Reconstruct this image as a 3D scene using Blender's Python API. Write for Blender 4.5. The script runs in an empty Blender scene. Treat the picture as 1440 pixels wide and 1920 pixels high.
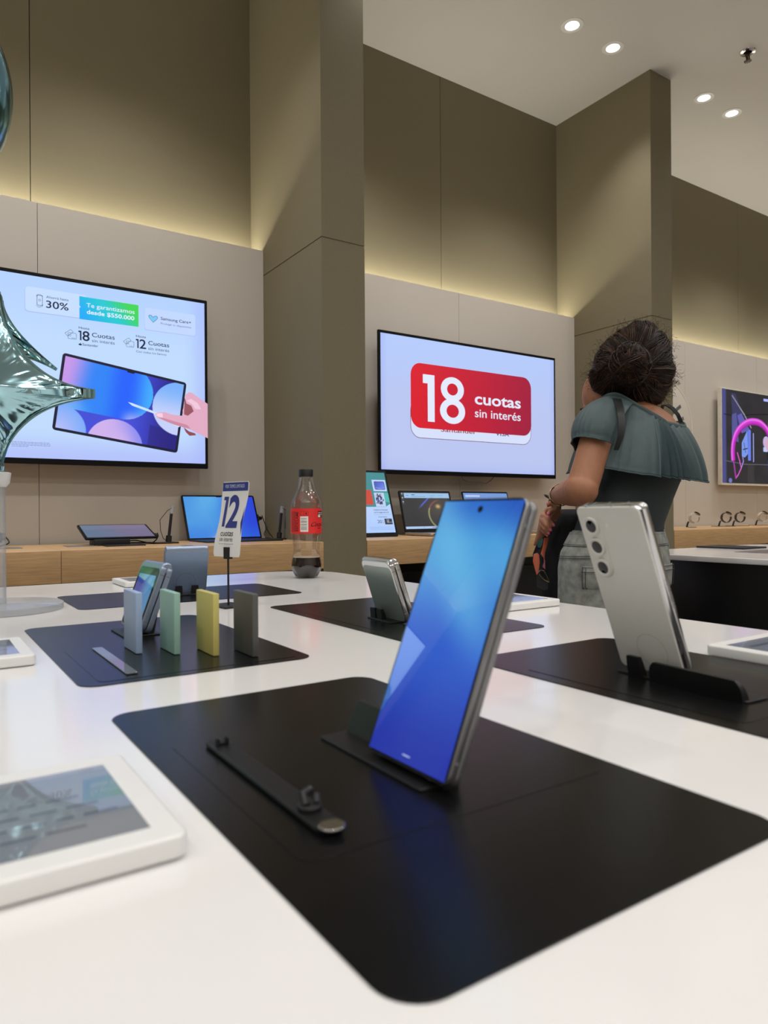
import bpy, bmesh, math, random
from math import sin, cos, pi, radians, sqrt, atan2
from mathutils import Vector, Matrix, noise
random.seed(7)
C = bpy.context.scene.collection
sc = bpy.context.scene

# ------------------------------------------------------------------ camera, world, exposure
CZ = 1.0645                      # lens height
YAW, ROLL = radians(33.7213), radians(-0.3825)
cd = bpy.data.cameras.new('camera'); cam = bpy.data.objects.new('camera', cd); C.objects.link(cam)
cf = Vector((sin(YAW), cos(YAW), 0)); cr = Vector((cos(YAW), -sin(YAW), 0)); cu = Vector((0, 0, 1))
r2 = cr * cos(ROLL) + cu * sin(ROLL); u2 = -cr * sin(ROLL) + cu * cos(ROLL)
cam.matrix_world = Matrix(((r2.x, u2.x, -cf.x, 0), (r2.y, u2.y, -cf.y, 0), (r2.z, u2.z, -cf.z, CZ), (0, 0, 0, 1)))
cd.sensor_fit = 'VERTICAL'; cd.sensor_height = 36; cd.lens = 1326.67 / 1920 * 36
cd.clip_start = 0.02; cd.clip_end = 60
cd.dof.use_dof = True; cd.dof.focus_distance = 1.6; cd.dof.aperture_fstop = 10.0
sc.camera = cam
w = bpy.data.worlds.new('world'); sc.world = w; w.use_nodes = True
w.node_tree.nodes['Background'].inputs[0].default_value = (0.9, 0.92, 1, 1)
w.node_tree.nodes['Background'].inputs[1].default_value = 0.02
vs = sc.view_settings
vs.view_transform = 'Standard'; vs.look = 'None'; vs.exposure = 0; vs.gamma = 1; vs.use_curve_mapping = False
sc.cycles.use_denoising = True
sc.cycles.max_bounces = 8; sc.cycles.diffuse_bounces = 5; sc.cycles.glossy_bounces = 5
sc.cycles.transparent_max_bounces = 12; sc.cycles.sample_clamp_indirect = 6
P_WALLSPOT, P_SPOT, P_COVE = 37, 36.5, 4.2
LAMP = (1.0, 0.98, 0.96); COVE = (1.0, 0.95, 0.80)
CEIL = 3.50

# ------------------------------------------------------------------ helpers
def lin(c): return tuple((x / 255 / 12.92) if x / 255 <= .04045 else ((x / 255 + .055) / 1.055) ** 2.4 for x in c)
def mat(name, rgb, rough=.5, metal=0, spec=.5, var=.06, scale=30, bump=0, bscale=200, stretch=None, srgb=True, coat=0, emit=None, estr=0, aniso=0):
    m = bpy.data.materials.new(name); m.use_nodes = True; nt = m.node_tree; n = nt.nodes; b = n['Principled BSDF']
    c = lin(rgb) if srgb else rgb
    tc = n.new('ShaderNodeTexCoord'); mp = n.new('ShaderNodeMapping'); nt.links.new(tc.outputs['Object'], mp.inputs[0])
    if stretch: mp.inputs['Scale'].default_value = stretch
    nz = n.new('ShaderNodeTexNoise'); nz.inputs['Scale'].default_value = scale; nz.inputs['Detail'].default_value = 4
    nt.links.new(mp.outputs[0], nz.inputs['Vector'])
    rp = n.new('ShaderNodeValToRGB'); nt.links.new(nz.outputs['Fac'], rp.inputs[0])
    rp.color_ramp.elements[0].position = .3; rp.color_ramp.elements[1].position = .7
    rp.color_ramp.elements[0].color = (*[x * (1 - var) for x in c], 1)
    rp.color_ramp.elements[1].color = (*[min(1, x * (1 + var)) for x in c], 1)
    nt.links.new(rp.outputs[0], b.inputs['Base Color'])
    b.inputs['Roughness'].default_value = rough; b.inputs['Metallic'].default_value = metal
    b.inputs['Specular IOR Level'].default_value = spec; b.inputs['Coat Weight'].default_value = coat
    b.inputs['Coat Roughness'].default_value = .05
    if emit: b.inputs['Emission Color'].default_value = (*lin(emit), 1); b.inputs['Emission Strength'].default_value = estr
    if bump:
        n2 = n.new('ShaderNodeTexNoise'); n2.inputs['Scale'].default_value = bscale; n2.inputs['Detail'].default_value = 3
        nt.links.new(mp.outputs[0], n2.inputs['Vector'])
        bp = n.new('ShaderNodeBump'); bp.inputs['Strength'].default_value = bump; bp.inputs['Distance'].default_value = .002
        nt.links.new(n2.outputs['Fac'], bp.inputs['Height']); nt.links.new(bp.outputs[0], b.inputs['Normal'])
    return m
def attr_mat(name, emit=1.0, rough=.3, base=0.0, spec=.5, coat=0):
    """picture material: colours come from the mesh's own picture attribute; emit = lit screen, base = printed"""
    m = bpy.data.materials.new(name); m.use_nodes = True; nt = m.node_tree; b = nt.nodes['Principled BSDF']
    a = nt.nodes.new('ShaderNodeAttribute'); a.attribute_name = 'picture'
    if emit: nt.links.new(a.outputs['Color'], b.inputs['Emission Color']); b.inputs['Emission Strength'].default_value = emit
    if base: nt.links.new(a.outputs['Color'], b.inputs['Base Color'])
    else: b.inputs['Base Color'].default_value = (.008, .008, .01, 1)
    b.inputs['Roughness'].default_value = rough; b.inputs['Specular IOR Level'].default_value = spec
    b.inputs['Coat Weight'].default_value = coat; b.inputs['Coat Roughness'].default_value = .02
    return m
def clear_mat(name, tint=(1, 1, 1), gloss=.35, rough=.03, power=.6, diffuse=0):
    m = bpy.data.materials.new(name); m.use_nodes = True; nt = m.node_tree; n = nt.nodes; n.remove(n['Principled BSDF'])
    t = n.new('ShaderNodeBsdfTransparent'); t.inputs[0].default_value = (*tint, 1)
    g = n.new('ShaderNodeBsdfGlossy'); g.inputs['Roughness'].default_value = rough
    lw = n.new('ShaderNodeLayerWeight'); lw.inputs[0].default_value = power
    ml = n.new('ShaderNodeMath'); ml.operation = 'MULTIPLY'; ml.inputs[1].default_value = gloss
    nt.links.new(lw.outputs['Fresnel'], ml.inputs[0])
    mx = n.new('ShaderNodeMixShader'); nt.links.new(ml.outputs[0], mx.inputs[0]); nt.links.new(t.outputs[0], mx.inputs[1]); nt.links.new(g.outputs[0], mx.inputs[2])
    last = mx
    if diffuse:
        d = n.new('ShaderNodeBsdfDiffuse'); d.inputs[0].default_value = (.75, .77, .8, 1)
        m2 = n.new('ShaderNodeMixShader'); m2.inputs[0].default_value = diffuse
        nt.links.new(mx.outputs[0], m2.inputs[1]); nt.links.new(d.outputs[0], m2.inputs[2]); last = m2
    nt.links.new(last.outputs[0], n['Material Output'].inputs[0])
    return m

class MB:
    def __init__(s): s.bm = bmesh.new(); s.M = Matrix(); s.mi = 0
    def v(s, p): return s.bm.verts.new(s.M @ Vector(p))
    def f(s, vs):
        try: fc = s.bm.faces.new(vs); fc.material_index = s.mi; return fc
        except ValueError: return None
    def box(s, x0, x1, y0, y1, z0, z1):
        p = [s.v((x, y, z)) for z in (z0, z1) for y in (y0, y1) for x in (x0, x1)]
        for q in ((0, 2, 3, 1), (4, 5, 7, 6), (0, 1, 5, 4), (2, 6, 7, 3), (0, 4, 6, 2), (1, 3, 7, 5)): s.f([p[i] for i in q])
        return s
    def loft(s, rings, cap0=True, cap1=True, closed=True):
        R = [[s.v(p) for p in r] for r in rings]; n = len(R[0])
        for a, b in zip(R, R[1:]):
            for i in range(n if closed else n - 1):
                j = (i + 1) % n; s.f([a[i], a[j], b[j], b[i]])
        if cap0: s.f(list(reversed(R[0])))
        if cap1: s.f(R[-1])
        return s
    def prism(s, poly, z0, z1): return s.loft([[(x, y, z0) for x, y in poly], [(x, y, z1) for x, y in poly]])
    def slab(s, cx, cy, wx, wy, z0, z1, r, e=0, seg=6, steps=3, bot=True):
        """rounded rectangle plate in the local XY plane with filleted rims"""
        e = min(e, (z1 - z0) / 2.001); rings = []
        if e > 0 and bot:
            for k in range(steps): a = k / steps * pi / 2; rings.append((e * (1 - sin(a)), z0 + e * (1 - cos(a))))
        else: rings.append((0, z0))
        if e > 0:
            if bot: rings.append((0, z0 + e))
            for k in range(steps + 1): a = k / steps * pi / 2; rings.append((e * (1 - cos(a)), z1 - e + e * sin(a)))
        else: rings.append((0, z1))
        return s.loft([[(x + cx, y + cy, z) for x, y in rrect(wx - 2 * d, wy - 2 * d, max(r - d, .0002), seg)] for d, z in rings])
    def lathe(s, prof, n=32, fn=None):
        rings = []
        for z, r in prof: rings.append([((fn(z, r, 2 * pi * i / n) if fn else r) * cos(2 * pi * i / n), (fn(z, r, 2 * pi * i / n) if fn else r) * sin(2 * pi * i / n), z) for i in range(n)])
        return s.loft(rings, prof[0][1] > 1e-6, prof[-1][1] > 1e-6)
    def tube(s, pts, rad, n=8, caps=True):
        pts = [Vector(p) for p in pts]; k = len(pts)
        rad = rad if isinstance(rad, (list, tuple)) else [rad] * k
        t0 = (pts[1] - pts[0]).normalized(); up = Vector((0, 0, 1)) if abs(t0.z) < .9 else Vector((1, 0, 0))
        nx = t0.cross(up).normalized(); rings = []
        for i in range(k):
            t = (pts[min(i + 1, k - 1)] - pts[max(i - 1, 0)]).normalized()
            nx = (nx - t * nx.dot(t)).normalized(); ny = t.cross(nx)
            rings.append([pts[i] + (nx * cos(2 * pi * j / n) + ny * sin(2 * pi * j / n)) * rad[i] for j in range(n)])
        return s.loft(rings, caps, caps)
    def ball(s, c, r, nu=16, nv=10, M3=None, fn=None):
        r = (r, r, r) if isinstance(r, (int, float)) else r; rings = []
        for i in range(nv + 1):
            a = -pi / 2 + pi * (i / nv) * .998 + pi * .001; ring = []
            for j in range(nu):
                b = 2 * pi * j / nu; d = Vector((cos(a) * cos(b), cos(a) * sin(b), sin(a)))
                k = fn(d) if fn else 1
                p = Vector((d.x * r[0], d.y * r[1], d.z * r[2])) * k
                ring.append(Vector(c) + (M3 @ p if M3 else p))
            rings.append(ring)
        return s.loft(rings)
    def build(s, name, mats, parent=None, smooth=35, world=False):
        bm = s.bm; bmesh.ops.recalc_face_normals(bm, faces=bm.faces)
        if smooth:
            th = radians(smooth)
            for f in bm.faces: f.smooth = True
            for f in bm.faces:
                if len(f.verts) > 8:
                    for e in f.edges: e.smooth = False
            for e in bm.edges:
                if len(e.link_faces) == 2 and e.calc_face_angle(0) > th: e.smooth = False
        me = bpy.data.meshes.new(name); bm.to_mesh(me); bm.free()
        for m in (mats if isinstance(mats, (list, tuple)) else [mats]): me.materials.append(m)
        o = bpy.data.objects.new(name, me); C.objects.link(o)
        if parent: o.parent = parent
        return o
def rrect(w, h, r, seg=6):
    r = min(r, w / 2 - 1e-6, h / 2 - 1e-6); out = []
    for cx, cy, a0 in ((w / 2 - r, h / 2 - r, 0), (-w / 2 + r, h / 2 - r, 90), (-w / 2 + r, -h / 2 + r, 180), (w / 2 - r, -h / 2 + r, 270)):
        for k in range(seg + 1): a = radians(a0 + 90 * k / seg); out.append((cx + r * cos(a), cy + r * sin(a)))
    return out
def tag(o, label, cat=None, group=None, kind=None):
    if label: o['label'] = label
    if cat: o['category'] = cat
    if group: o['group'] = group
    if kind: o['kind'] = kind
    return o
def thing(name, label, cat, loc=(0, 0, 0), rz=0, group=None, M=None):
    o = bpy.data.objects.new(name, None); C.objects.link(o); o.empty_display_size = .02
    if M: o.matrix_world = M
    else: o.location = loc; o.rotation_euler = (0, 0, rz)
    return tag(o, label, cat, group)
def struct(o, label, cat): return tag(o, label, cat, kind='structure')
def copy_tree(o, parent=None):
    c = o.copy(); C.objects.link(c)
    if parent: c.parent = parent
    for ch in list(o.children): copy_tree(ch, c)
    return c

# text as polygons
_fc = {}
def text_polys(body, bold=0):
    key = (body, bold)
    if key in _fc: return _fc[key]
    cv = bpy.data.curves.new('t', 'FONT'); cv.body = body; cv.size = 1; cv.offset = bold; cv.resolution_u = 4
    o = bpy.data.objects.new('t', cv); C.objects.link(o)
    dg = bpy.context.evaluated_depsgraph_get(); me = bpy.data.meshes.new_from_object(o.evaluated_get(dg))
    res = ([(v.co.x, v.co.y) for v in me.vertices], [tuple(p.vertices) for p in me.polygons])
    bpy.data.objects.remove(o); bpy.data.curves.remove(cv); bpy.data.meshes.remove(me)
    _fc[key] = res; return res
def cap_h():
    v, _ = text_polys('H'); return max(p[1] for p in v)
class Pic:
    """flat picture: coloured polygons in stacked layers on one real surface"""
    def __init__(s, map3, eps=.0004): s.map = map3; s.eps = eps; s.V = []; s.F = []; s.col = []
    def vert(s, u, v, layer, c): s.V.append(s.map(u, v, layer * s.eps)); s.col.append(c); return len(s.V) - 1
    def poly(s, pts, rgb, layer=1):
        c = [lin(x) for x in rgb] if isinstance(rgb[0], (tuple, list)) else [lin(rgb)] * len(pts)
        s.F.append([s.vert(u, v, layer, c[i]) for i, (u, v) in enumerate(pts)])
    def rect(s, u0, v0, u1, v1, rgb, layer=1): s.poly([(u0, v0), (u1, v0), (u1, v1), (u0, v1)], rgb, layer)
    def rr(s, u0, v0, u1, v1, r, rgb, layer=1, fn=None):
        pts = [(x + (u0 + u1) / 2, y + (v0 + v1) / 2) for x, y in rrect(u1 - u0, v1 - v0, r)]
        s.poly(pts, [fn(*p) for p in pts] if fn else rgb, layer)
    def ring(s, pts, wd, rgb, layer=1, closed=True):
        n = len(pts)
        for i in range(n if closed else n - 1):
            a = Vector(pts[i]); b = Vector(pts[(i + 1) % n]); d = (b - a)
            if d.length < 1e-7: continue
            q = Vector((-d.y, d.x)).normalized() * wd / 2; e = d.normalized() * wd / 2
            s.poly([tuple(a - q - e), tuple(b - q + e), tuple(b + q + e), tuple(a + q - e)], rgb, layer)
    def disc(s, u, v, ru, rv, rgb, layer=1, n=28, a0=0, a1=2 * pi): s.poly([(u + ru * cos(a0 + (a1 - a0) * i / n), v + rv * sin(a0 + (a1 - a0) * i / n)) for i in range(n)], rgb, layer)
    def grid(s, quad, nu, nv, fn, layer=0):
        a, b, c, d = [Vector(q) for q in quad]; base = len(s.V)
        for j in range(nv + 1):
            for i in range(nu + 1):
                x, y = i / nu, j / nv; p = (a * (1 - x) + b * x) * (1 - y) + (d * (1 - x) + c * x) * y
                s.vert(p.x, p.y, layer, lin(fn(x, y)))
        for j in range(nv):
            for i in range(nu):
                k = base + j * (nu + 1) + i; s.F.append([k, k + 1, k + nu + 2, k + nu + 1])
    def text(s, body, u, v, h, rgb, wd=None, layer=2, bold=0, shear=0, rot=0, align=0):
        V, F = text_polys(body, bold)
        if not V: return
        k = h / cap_h(); x0 = min(p[0] for p in V); x1 = max(p[0] for p in V)
        kx = wd / (x1 - x0) if wd else k; tot = (x1 - x0) * kx; base = len(s.V); c = lin(rgb)
        for x, y in V:
            px = (x - x0) * kx + shear * y * k - align * tot; py = y * k
            if rot: px, py = px * cos(rot) - py * sin(rot), px * sin(rot) + py * cos(rot)
            s.vert(u + px, v + py, layer, c)
        for f in F: s.F.append([base + i for i in f])
    def build(s, name, m, parent=None):
        me = bpy.data.meshes.new(name); me.from_pydata(s.V, [], s.F); me.update()
        at = me.color_attributes.new('picture', 'FLOAT_COLOR', 'POINT')
        for i, c in enumerate(s.col): at.data[i].color = (*c, 1)
        me.materials.append(m); o = bpy.data.objects.new(name, me); C.objects.link(o)
        if parent: o.parent = parent
        return o
def mixc(a, b, t): t = max(0, min(1, t)); return tuple(x * (1 - t) + y * t for x, y in zip(a, b))
def smooth(a, b, x): t = max(0, min(1, (x - a) / (b - a))); return t * t * (3 - 2 * t)

# ------------------------------------------------------------------ materials
def wood_mat():
    m = mat('oak_veneer', (196, 158, 112), .42, var=.16, scale=9, stretch=(1.2, 14, 30), bump=.06, bscale=30)
    return m
M_wall = mat('taupe_wall_covering', (128, 119, 94), .8, var=.05, scale=300, bump=.25, bscale=500)
M_panel = mat('warm_grey_panel', (201, 193, 182), .65, var=.015, scale=3)
M_ceil = mat('ceiling_paint', (206, 202, 196), .9, var=.02, scale=2)
M_floor = mat('floor_tile', (150, 146, 141), .35, var=.06, scale=1.5)
M_wood = wood_mat()
M_black = mat('matte_black', (16, 16, 17), .5, var=.1)
M_cab = mat('black_laminate', (12, 12, 13), .3, var=.1, scale=5)
M_tab = mat('white_gloss_table', (232, 230, 228), .12, var=.01, scale=4, spec=.5)
M_pad = mat('smoked_black_glass', (12, 12, 13), .26, spec=.23, var=.08, scale=60)
M_padline = mat('pad_inset', (13, 13, 14), .26, spec=.23, var=.05)
M_stand = mat('black_stand_plastic', (10, 10, 11), .45, var=.1, scale=80)
M_bezel = mat('tv_bezel', (9, 9, 12), .4, spec=.2)
M_lamp = mat('lamp_glow', (255, 250, 240), .5, emit=(255, 250, 242), estr=4)
M_white = mat('white_plastic', (232, 231, 228), .35, var=.01)
M_grey = mat('grey_plastic', (120, 122, 126), .35)
M_steel = mat('polished_frame', (205, 205, 206), .16, metal=1, var=.02)
M_dsteel = mat('graphite_frame', (146, 146, 148), .36, metal=.85, var=.03)
M_bluesteel = mat('blue_aluminium', (150, 164, 186), .34, metal=.7, var=.03)
M_glass_b = mat('black_lens_glass', (10, 12, 13), .05, spec=.4)
M_scr = attr_mat('lit_display', 1.0, .28)
M_scr_gloss = attr_mat('lit_glossy_display', 1.0, .03, spec=.8, coat=.5)
M_print = attr_mat('printed_card', 0, .45, base=1)
M_clear = clear_mat('clear_pet')
M_acryl = clear_mat('frosted_acrylic', (.93, .94, .96), .5, .12, .6, diffuse=.22)

# ------------------------------------------------------------------ room shell
Yw, Yp, Yc, Yt = 3.11, 2.97, 2.425, 2.86
XL, XR, YF = -4.2, 7.6, -3.6
m = MB().box(XL, XR, YF, Yw + .1, -.1, 0); struct(m.build('floor', M_floor), 'pale grey shop floor under the tables', 'floor')
m = MB().box(XL, XR, YF, Yw + .1, CEIL, CEIL + .1); struct(m.build('ceiling', M_ceil), 'flat off-white shop ceiling with recessed lights', 'ceiling')
m = MB(); seams = [XL, -1.67, .399, 2.472, 4.0, 5.474, XR]
for a, b in zip(seams, seams[1:]): m.box(a + .0015, b - .0015, Yw, Yw + .1, 0, CEIL)
struct(m.build('wall_back', M_wall), 'taupe rear wall with thin vertical joints above the panels', 'wall')
for nm, b in (('wall_left', (XL - .1, XL, YF, Yw)), ('wall_right', (XR, XR + .1, YF, Yw)), ('wall_front', (XL, XR, YF - .1, YF))):
    m = MB().box(*b, 0, CEIL); struct(m.build(nm, M_panel if nm != 'wall_right' else M_wall), 'out-of-view shop ' + nm.replace('_', ' on the ') + ' side', 'wall')  # left and front walls made pale to bounce light onto columns and foil
COLS = [(-1.94, -1.745), (1.334, 1.532), (3.404, 3.592)]
for i, (a, b) in enumerate(COLS):
    m = MB(); m.box(a + .003, b - .003, Yc + .003, Yw, 0, CEIL)
    m.box(a, b, Yc, Yw, 0, 2.1375); m.box(a, b, Yc, Yw, 2.1425, CEIL)
    struct(m.build('column', M_wall), ['taupe square column left of the green meadow screen', 'taupe square column behind the soda bottle', 'taupe square column behind the woman'][i], 'column')
PAN = [(XL, [-3.0], -1.942), (-1.743, [-.63, .404], 1.3335), (1.535, [2.48], 3.402), (3.596, [4.542, 5.477], XR)]
for i, (a, ss, b) in enumerate(PAN):
    m = MB(); xs = [a] + ss + [b]
    for p, q in zip(xs, xs[1:]): m.box(p + .001, q - .001, Yp, Yp + .02, .93, CZ + 1.188)
    struct(m.build('wall_panel', M_panel), ['warm grey wall panel left of the first column', 'warm grey wall panel behind the tablet advert', 'warm grey wall panel behind the red card screen', 'warm grey wall panel with the round clock'][i], 'panel')
    w_ = b - a; nl = max(1, round(w_ / 2.0))
    for k in range(nl):       # LED strip lying behind the panel's top edge, washing the wall upward
        ld = bpy.data.lights.new('cove_strip', 'AREA'); ld.shape = 'RECTANGLE'; ld.size = w_ / nl; ld.size_y = .03
        ld.energy = P_COVE * w_ / nl; ld.color = COVE
        lo = bpy.data.objects.new('cove_strip', ld); C.objects.link(lo)
        lo.location = (a + w_ * (k + .5) / nl, (Yp + .02 + Yw) / 2 + .01, CZ + 1.150); lo.rotation_euler = (pi, 0, 0)

# ------------------------------------------------------------------ ceiling lights, sprinkler
def downlight(x, y, label, power, tilt=0, beam=92, group='recessed ceiling downlights'):
    t = thing('ceiling_downlight', label, 'ceiling light', (x, y, CEIL), 0, group)
    a = MB(); a.lathe([(-.0005, .036), (-.004, .037), (-.005, .046), (-.003, .0555), (-.0005, .0562)], 40); a.build('trim_ring', M_white, t)
    a = MB(); a.lathe([(-.003, .0345), (-.0042, .031), (-.005, .02), (-.0052, .0001)], 32); a.build('lens', M_lamp, t)
    ld = bpy.data.lights.new('lamp', 'SPOT'); ld.energy = power; ld.color = LAMP; ld.spot_size = radians(beam); ld.spot_blend = 1; ld.shadow_soft_size = .05
    lo = bpy.data.objects.new('lamp', ld); C.objects.link(lo); lo.parent = t; lo.location = (0, 0, -.03); lo.rotation_euler = (tilt, 0, 0)
    return t
DL = {2.769: 'bright downlight, nearest ceiling lamp to the top edge of the photo', 3.082: 'bright downlight just right of the topmost ceiling lamp',
      3.907: 'bright downlight right of the column top, left one of that pair', 4.203: 'bright downlight lowest in view, right of its pair beyond the column'}
for x in (-2.9, -2.6, -1.77, -1.46, -.64, -.33, .5, .81, 1.63, 1.94, 2.769, 3.082, 3.907, 4.203, 5.04, 5.34, 6.2, 6.5):
    downlight(x, 2.419, DL.get(x, 'white recessed downlight further along the row by the wall'), P_WALLSPOT, radians(5))
for y in (.75, -.75, -2.3):
    for x in (-2.6, -1.3, -.1, 1.0, 2.3, 3.6, 4.9, 6.3): downlight(x, y, 'white recessed downlight over the display tables', P_SPOT * {.75: .8, -.75: 1.0, -2.3: 1.5}[y], 0, 165)
t = thing('fire_sprinkler', 'bronze fire sprinkler head hanging from the ceiling', 'sprinkler', (3.713, 2.048, CEIL))
MB().lathe([(-.0005, .040), (-.004, .038), (-.006, .022), (-.0005, .02)], 32).build('escutcheon', M_steel, t)
M_bronze = mat('aged_bronze', (60, 45, 34), .35, metal=.8)
a = MB(); a.tube([(0, 0, 0), (0, 0, -.018)], .011, 12); a.tube([(.014, 0, -.016), (.016, 0, -.03), (.006, 0, -.047)], .0035, 8); a.tube([(-.014, 0, -.016), (-.016, 0, -.03), (-.006, 0, -.047)], .0035, 8); a.tube([(0, 0, -.018), (0, 0, -.045)], .003, 8)
a.build('frame', M_bronze, t)
a = MB()
for k in range(10):
    a.M = Matrix.Rotation(2 * pi * k / 10, 4, 'Z'); a.box(.004, .019, -.0028, .0028, -.051, -.049)
a.M = Matrix(); a.tube([(0, 0, -.047), (0, 0, -.052)], .007, 12); a.build('deflector', M_bronze, t)

# ------------------------------------------------------------------ shelves and cabinets under the wall screens
ST = CZ - .1145
for x0, x1, lab in ((-1.74, .3905, 'oak wall shelf left of the joint, far left end'), (.3918, 1.332, 'oak wall shelf under the tablet advert, right of its joint'), (1.534, 3.402, 'oak wall shelf between the two columns'), (3.594, 7.5, 'oak wall shelf carrying the watches')):
    t = thing('wall_shelf', lab, 'shelf', ((x0 + x1) / 2, 2.7, ST), 0, 'oak wall shelves')
    hw = (x1 - x0) / 2
    MB().slab(0, -.0125, hw * 2, .535, -.104, 0, .001, .0015).build('board', M_wood, t)
    MB().box(-hw, hw, .256, .266, -.03, -.004).build('cable_strip', M_black, t)
    c = thing('base_cabinet', lab.replace('oak wall shelf', 'black recessed cabinet below the oak shelf').replace('carrying', 'with'), 'cabinet', ((x0 + x1) / 2, 2.7, 0), 0, 'black cabinets below the shelves')
    MB().box(-hw + .002, hw - .002, -.2, .26, .08, ST - .106).build('body', M_cab, c)
    MB().box(-hw + .01, hw - .01, -.16, .24, 0, .08).build('plinth', M_black, c)
    nd = max(1, round(hw * 2 / .62))
    for k in range(nd):
        xa = -hw + .004 + (hw * 2 - .008) * k / nd; xb = -hw + .004 + (hw * 2 - .008) * (k + 1) / nd
        MB().box(xa + .001, xb - .001, -.218, -.201, .085, ST - .15).build('door', M_cab, c)

# ------------------------------------------------------------------ tables
TZ = CZ - .1445
def table(x0, x1, y0, y1, lab):
    t = thing('display_table', lab, 'table', ((x0 + x1) / 2, (y0 + y1) / 2, 0), 0, 'white display tables')
    wx, wy = x1 - x0, y1 - y0
    MB().slab(0, 0, wx, wy, TZ - .018, TZ, .13, .003, 12).build('tabletop', M_tab, t)
    MB().slab(0, 0, wx - .02, wy - .02, .06, TZ - .0182, .12, .001, 12).build('pedestal', M_cab, t)
    MB().slab(0, 0, wx - .14, wy - .14, 0, .06, .08, .001, 8).build('plinth', M_black, t)
    return t
table(-.072, .852, -1.3, 1.597, 'long white glossy display table in front with phones and pads')
table(2.055, 2.98, -1.3, 1.60, 'white display table with black body behind the woman')
table(-2.2, -1.28, -1.3, 1.60, 'white display table left of the front table, added out of view for reflections')  # unseen table, added as something bright for the balloon foil to reflect

# ------------------------------------------------------------------ display pads
PADS = []
def pad(x0, x1, y0, y1, lab, inner=None):
    t = thing('display_pad', lab, 'display pad', ((x0 + x1) / 2, (y0 + y1) / 2, TZ), 0, 'black display pads')
    MB().slab(0, 0, x1 - x0, y1 - y0, 0, .0008, .017, .0003, 8).build('pad', M_pad, t)
    if inner:
        a0, a1, b0, b1 = inner; cx, cy = (x0 + x1) / 2, (y0 + y1) / 2
        MB().slab((a0 + a1) / 2 - cx, (b0 + b1) / 2 - cy, a1 - a0, b1 - b0, .0007, .0011, .008, .0003, 6).build('removable_plate', M_padline, t)
    PADS.append((x0, x1, y0, y1)); return t
pad(.115, .331, .1645, .530, 'black display pad under the large blue-screen phone in front', (.132, .318, .258, .44))
pad(.115, .333, .624, .990, 'dark display pad holding the four coloured swatches', (.132, .320, .636, .81))
pad(.208, .586, 1.135, 1.346, 'small dark pad at the far table end, under the blue phone')
pad(.452, .662, .620, 1.003, 'black display pad under the small grey-green folded phone', (.468, .648, .712, .945))
pad(.447, .655, .1645, .530, 'black display pad under the white three-camera phone', (.463, .64, .26, .465))
PT = TZ + .0008

# ------------------------------------------------------------------ phones
def face_matrix(x, y, z, yaw, tilt):
    wd = Vector((cos(yaw), sin(yaw), 0)); n = Vector((sin(yaw), -cos(yaw), 0))
    up = Vector((0, 0, 1)) * cos(tilt) - n * sin(tilt); yy = up.cross(wd)
    return Matrix(((wd.x, yy.x, up.x, x), (wd.y, yy.y, up.y, y), (wd.z, yy.z, up.z, z), (0, 0, 0, 1)))
XZ = Matrix(((1, 0, 0, 0), (0, 0, 1, 0), (0, 1, 0, 0), (0, 0, 0, 1)))   # slab (x,y,z) -> (x, z, y): lies in XZ, thickness along +y
def half(name, parent, W, H, y0, y1, r, e, m, x0=0, h0=0, label=None):
    a = MB(); a.M = XZ; a.slab(x0 + W / 2, h0 + H / 2, W, H, y0, y1, r, e, 8, 3); o = a.build(name, m, parent)
    if label: o['label'] = label
    return o
def ring_pts(cx, cz, r, n=48): return [(cx + r * cos(2 * pi * i / n), cz + r * sin(2 * pi * i / n)) for i in range(n)]
def faceplane(side, T):     # map picture (u,v) on the y=0 face (side 0) or y=T face (side 1)
    return (lambda u, v, d: (u, -d - .00012, v)) if side == 0 else (lambda u, v, d: (u, T + d + .00012, v))

# --- big folded phone in front, screen towards the lens
W, H, T = .0728, .1584, .0095
t = thing('folding_phone', 'large graphite phone with bright blue screen standing on the front pad', 'phone', M=face_matrix(.2205, .3503, CZ - .1384, radians(-89.35), radians(22.4)))
half('front_half', t, W, H, 0, .0044, .0065, .0012, M_dsteel); half('rear_half', t, W, H, .0051, T, .0065, .0012, M_dsteel)
a = MB(); a.tube([(.0015, T / 2, .004), (.0015, T / 2, H - .004)], .0036, 10); a.build('hinge', M_dsteel, t)
a = MB(); a.M = XZ; a.slab(W / 2, H / 2, W - .0016, H - .0016, -.0003, .0002, .0055, .0002, 8); a.build('bezel', M_glass_b, t)
def wall1(x, y):
    c = mixc((28, 50, 165), (42, 92, 200), smooth(0, .45, y)); c = mixc(c, (72, 158, 220), smooth(.4, .78, y)); c = mixc(c, (44, 108, 200), smooth(.82, 1.0, y))
    c = mixc(c, (108, 190, 232), .55 * smooth(.25, .0, abs((y - .55) - (.85 - x) * .55 + .06)) * smooth(.3, .6, y))
    c = mixc(c, (26, 72, 176), .65 * smooth(.02, .3, (y - .74) - (1 - x) * .36))
    return c
p = Pic(lambda u, v, d: (u, -.00035 - d, v), .00006)
p.grid([(.0021, .0021), (W - .0021, .0021), (W - .0021, H - .0021), (.0021, H - .0021)], 30, 60, wall1)
p.disc(W / 2, H - .0075, .0019, .0019, (4, 5, 8), 1)
p.ring(ring_pts(W / 2, H - .0075, .0021), .0003, (20, 40, 90), 2)
p.ring([(W * .5 - .003, .006), (W * .5 + .003, .006)], .0006, (190, 205, 245), 1, False)
p.build('screen', M_scr_gloss, t)
a = MB(); a.box(W - .0002, W + .0004, .0014, .0032, .093, .112); a.build('volume_key', M_dsteel, t)
a = MB(); a.box(W - .0002, W + .0004, .0014, .0032, .068, .082); a.build('side_key', M_dsteel, t)
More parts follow.
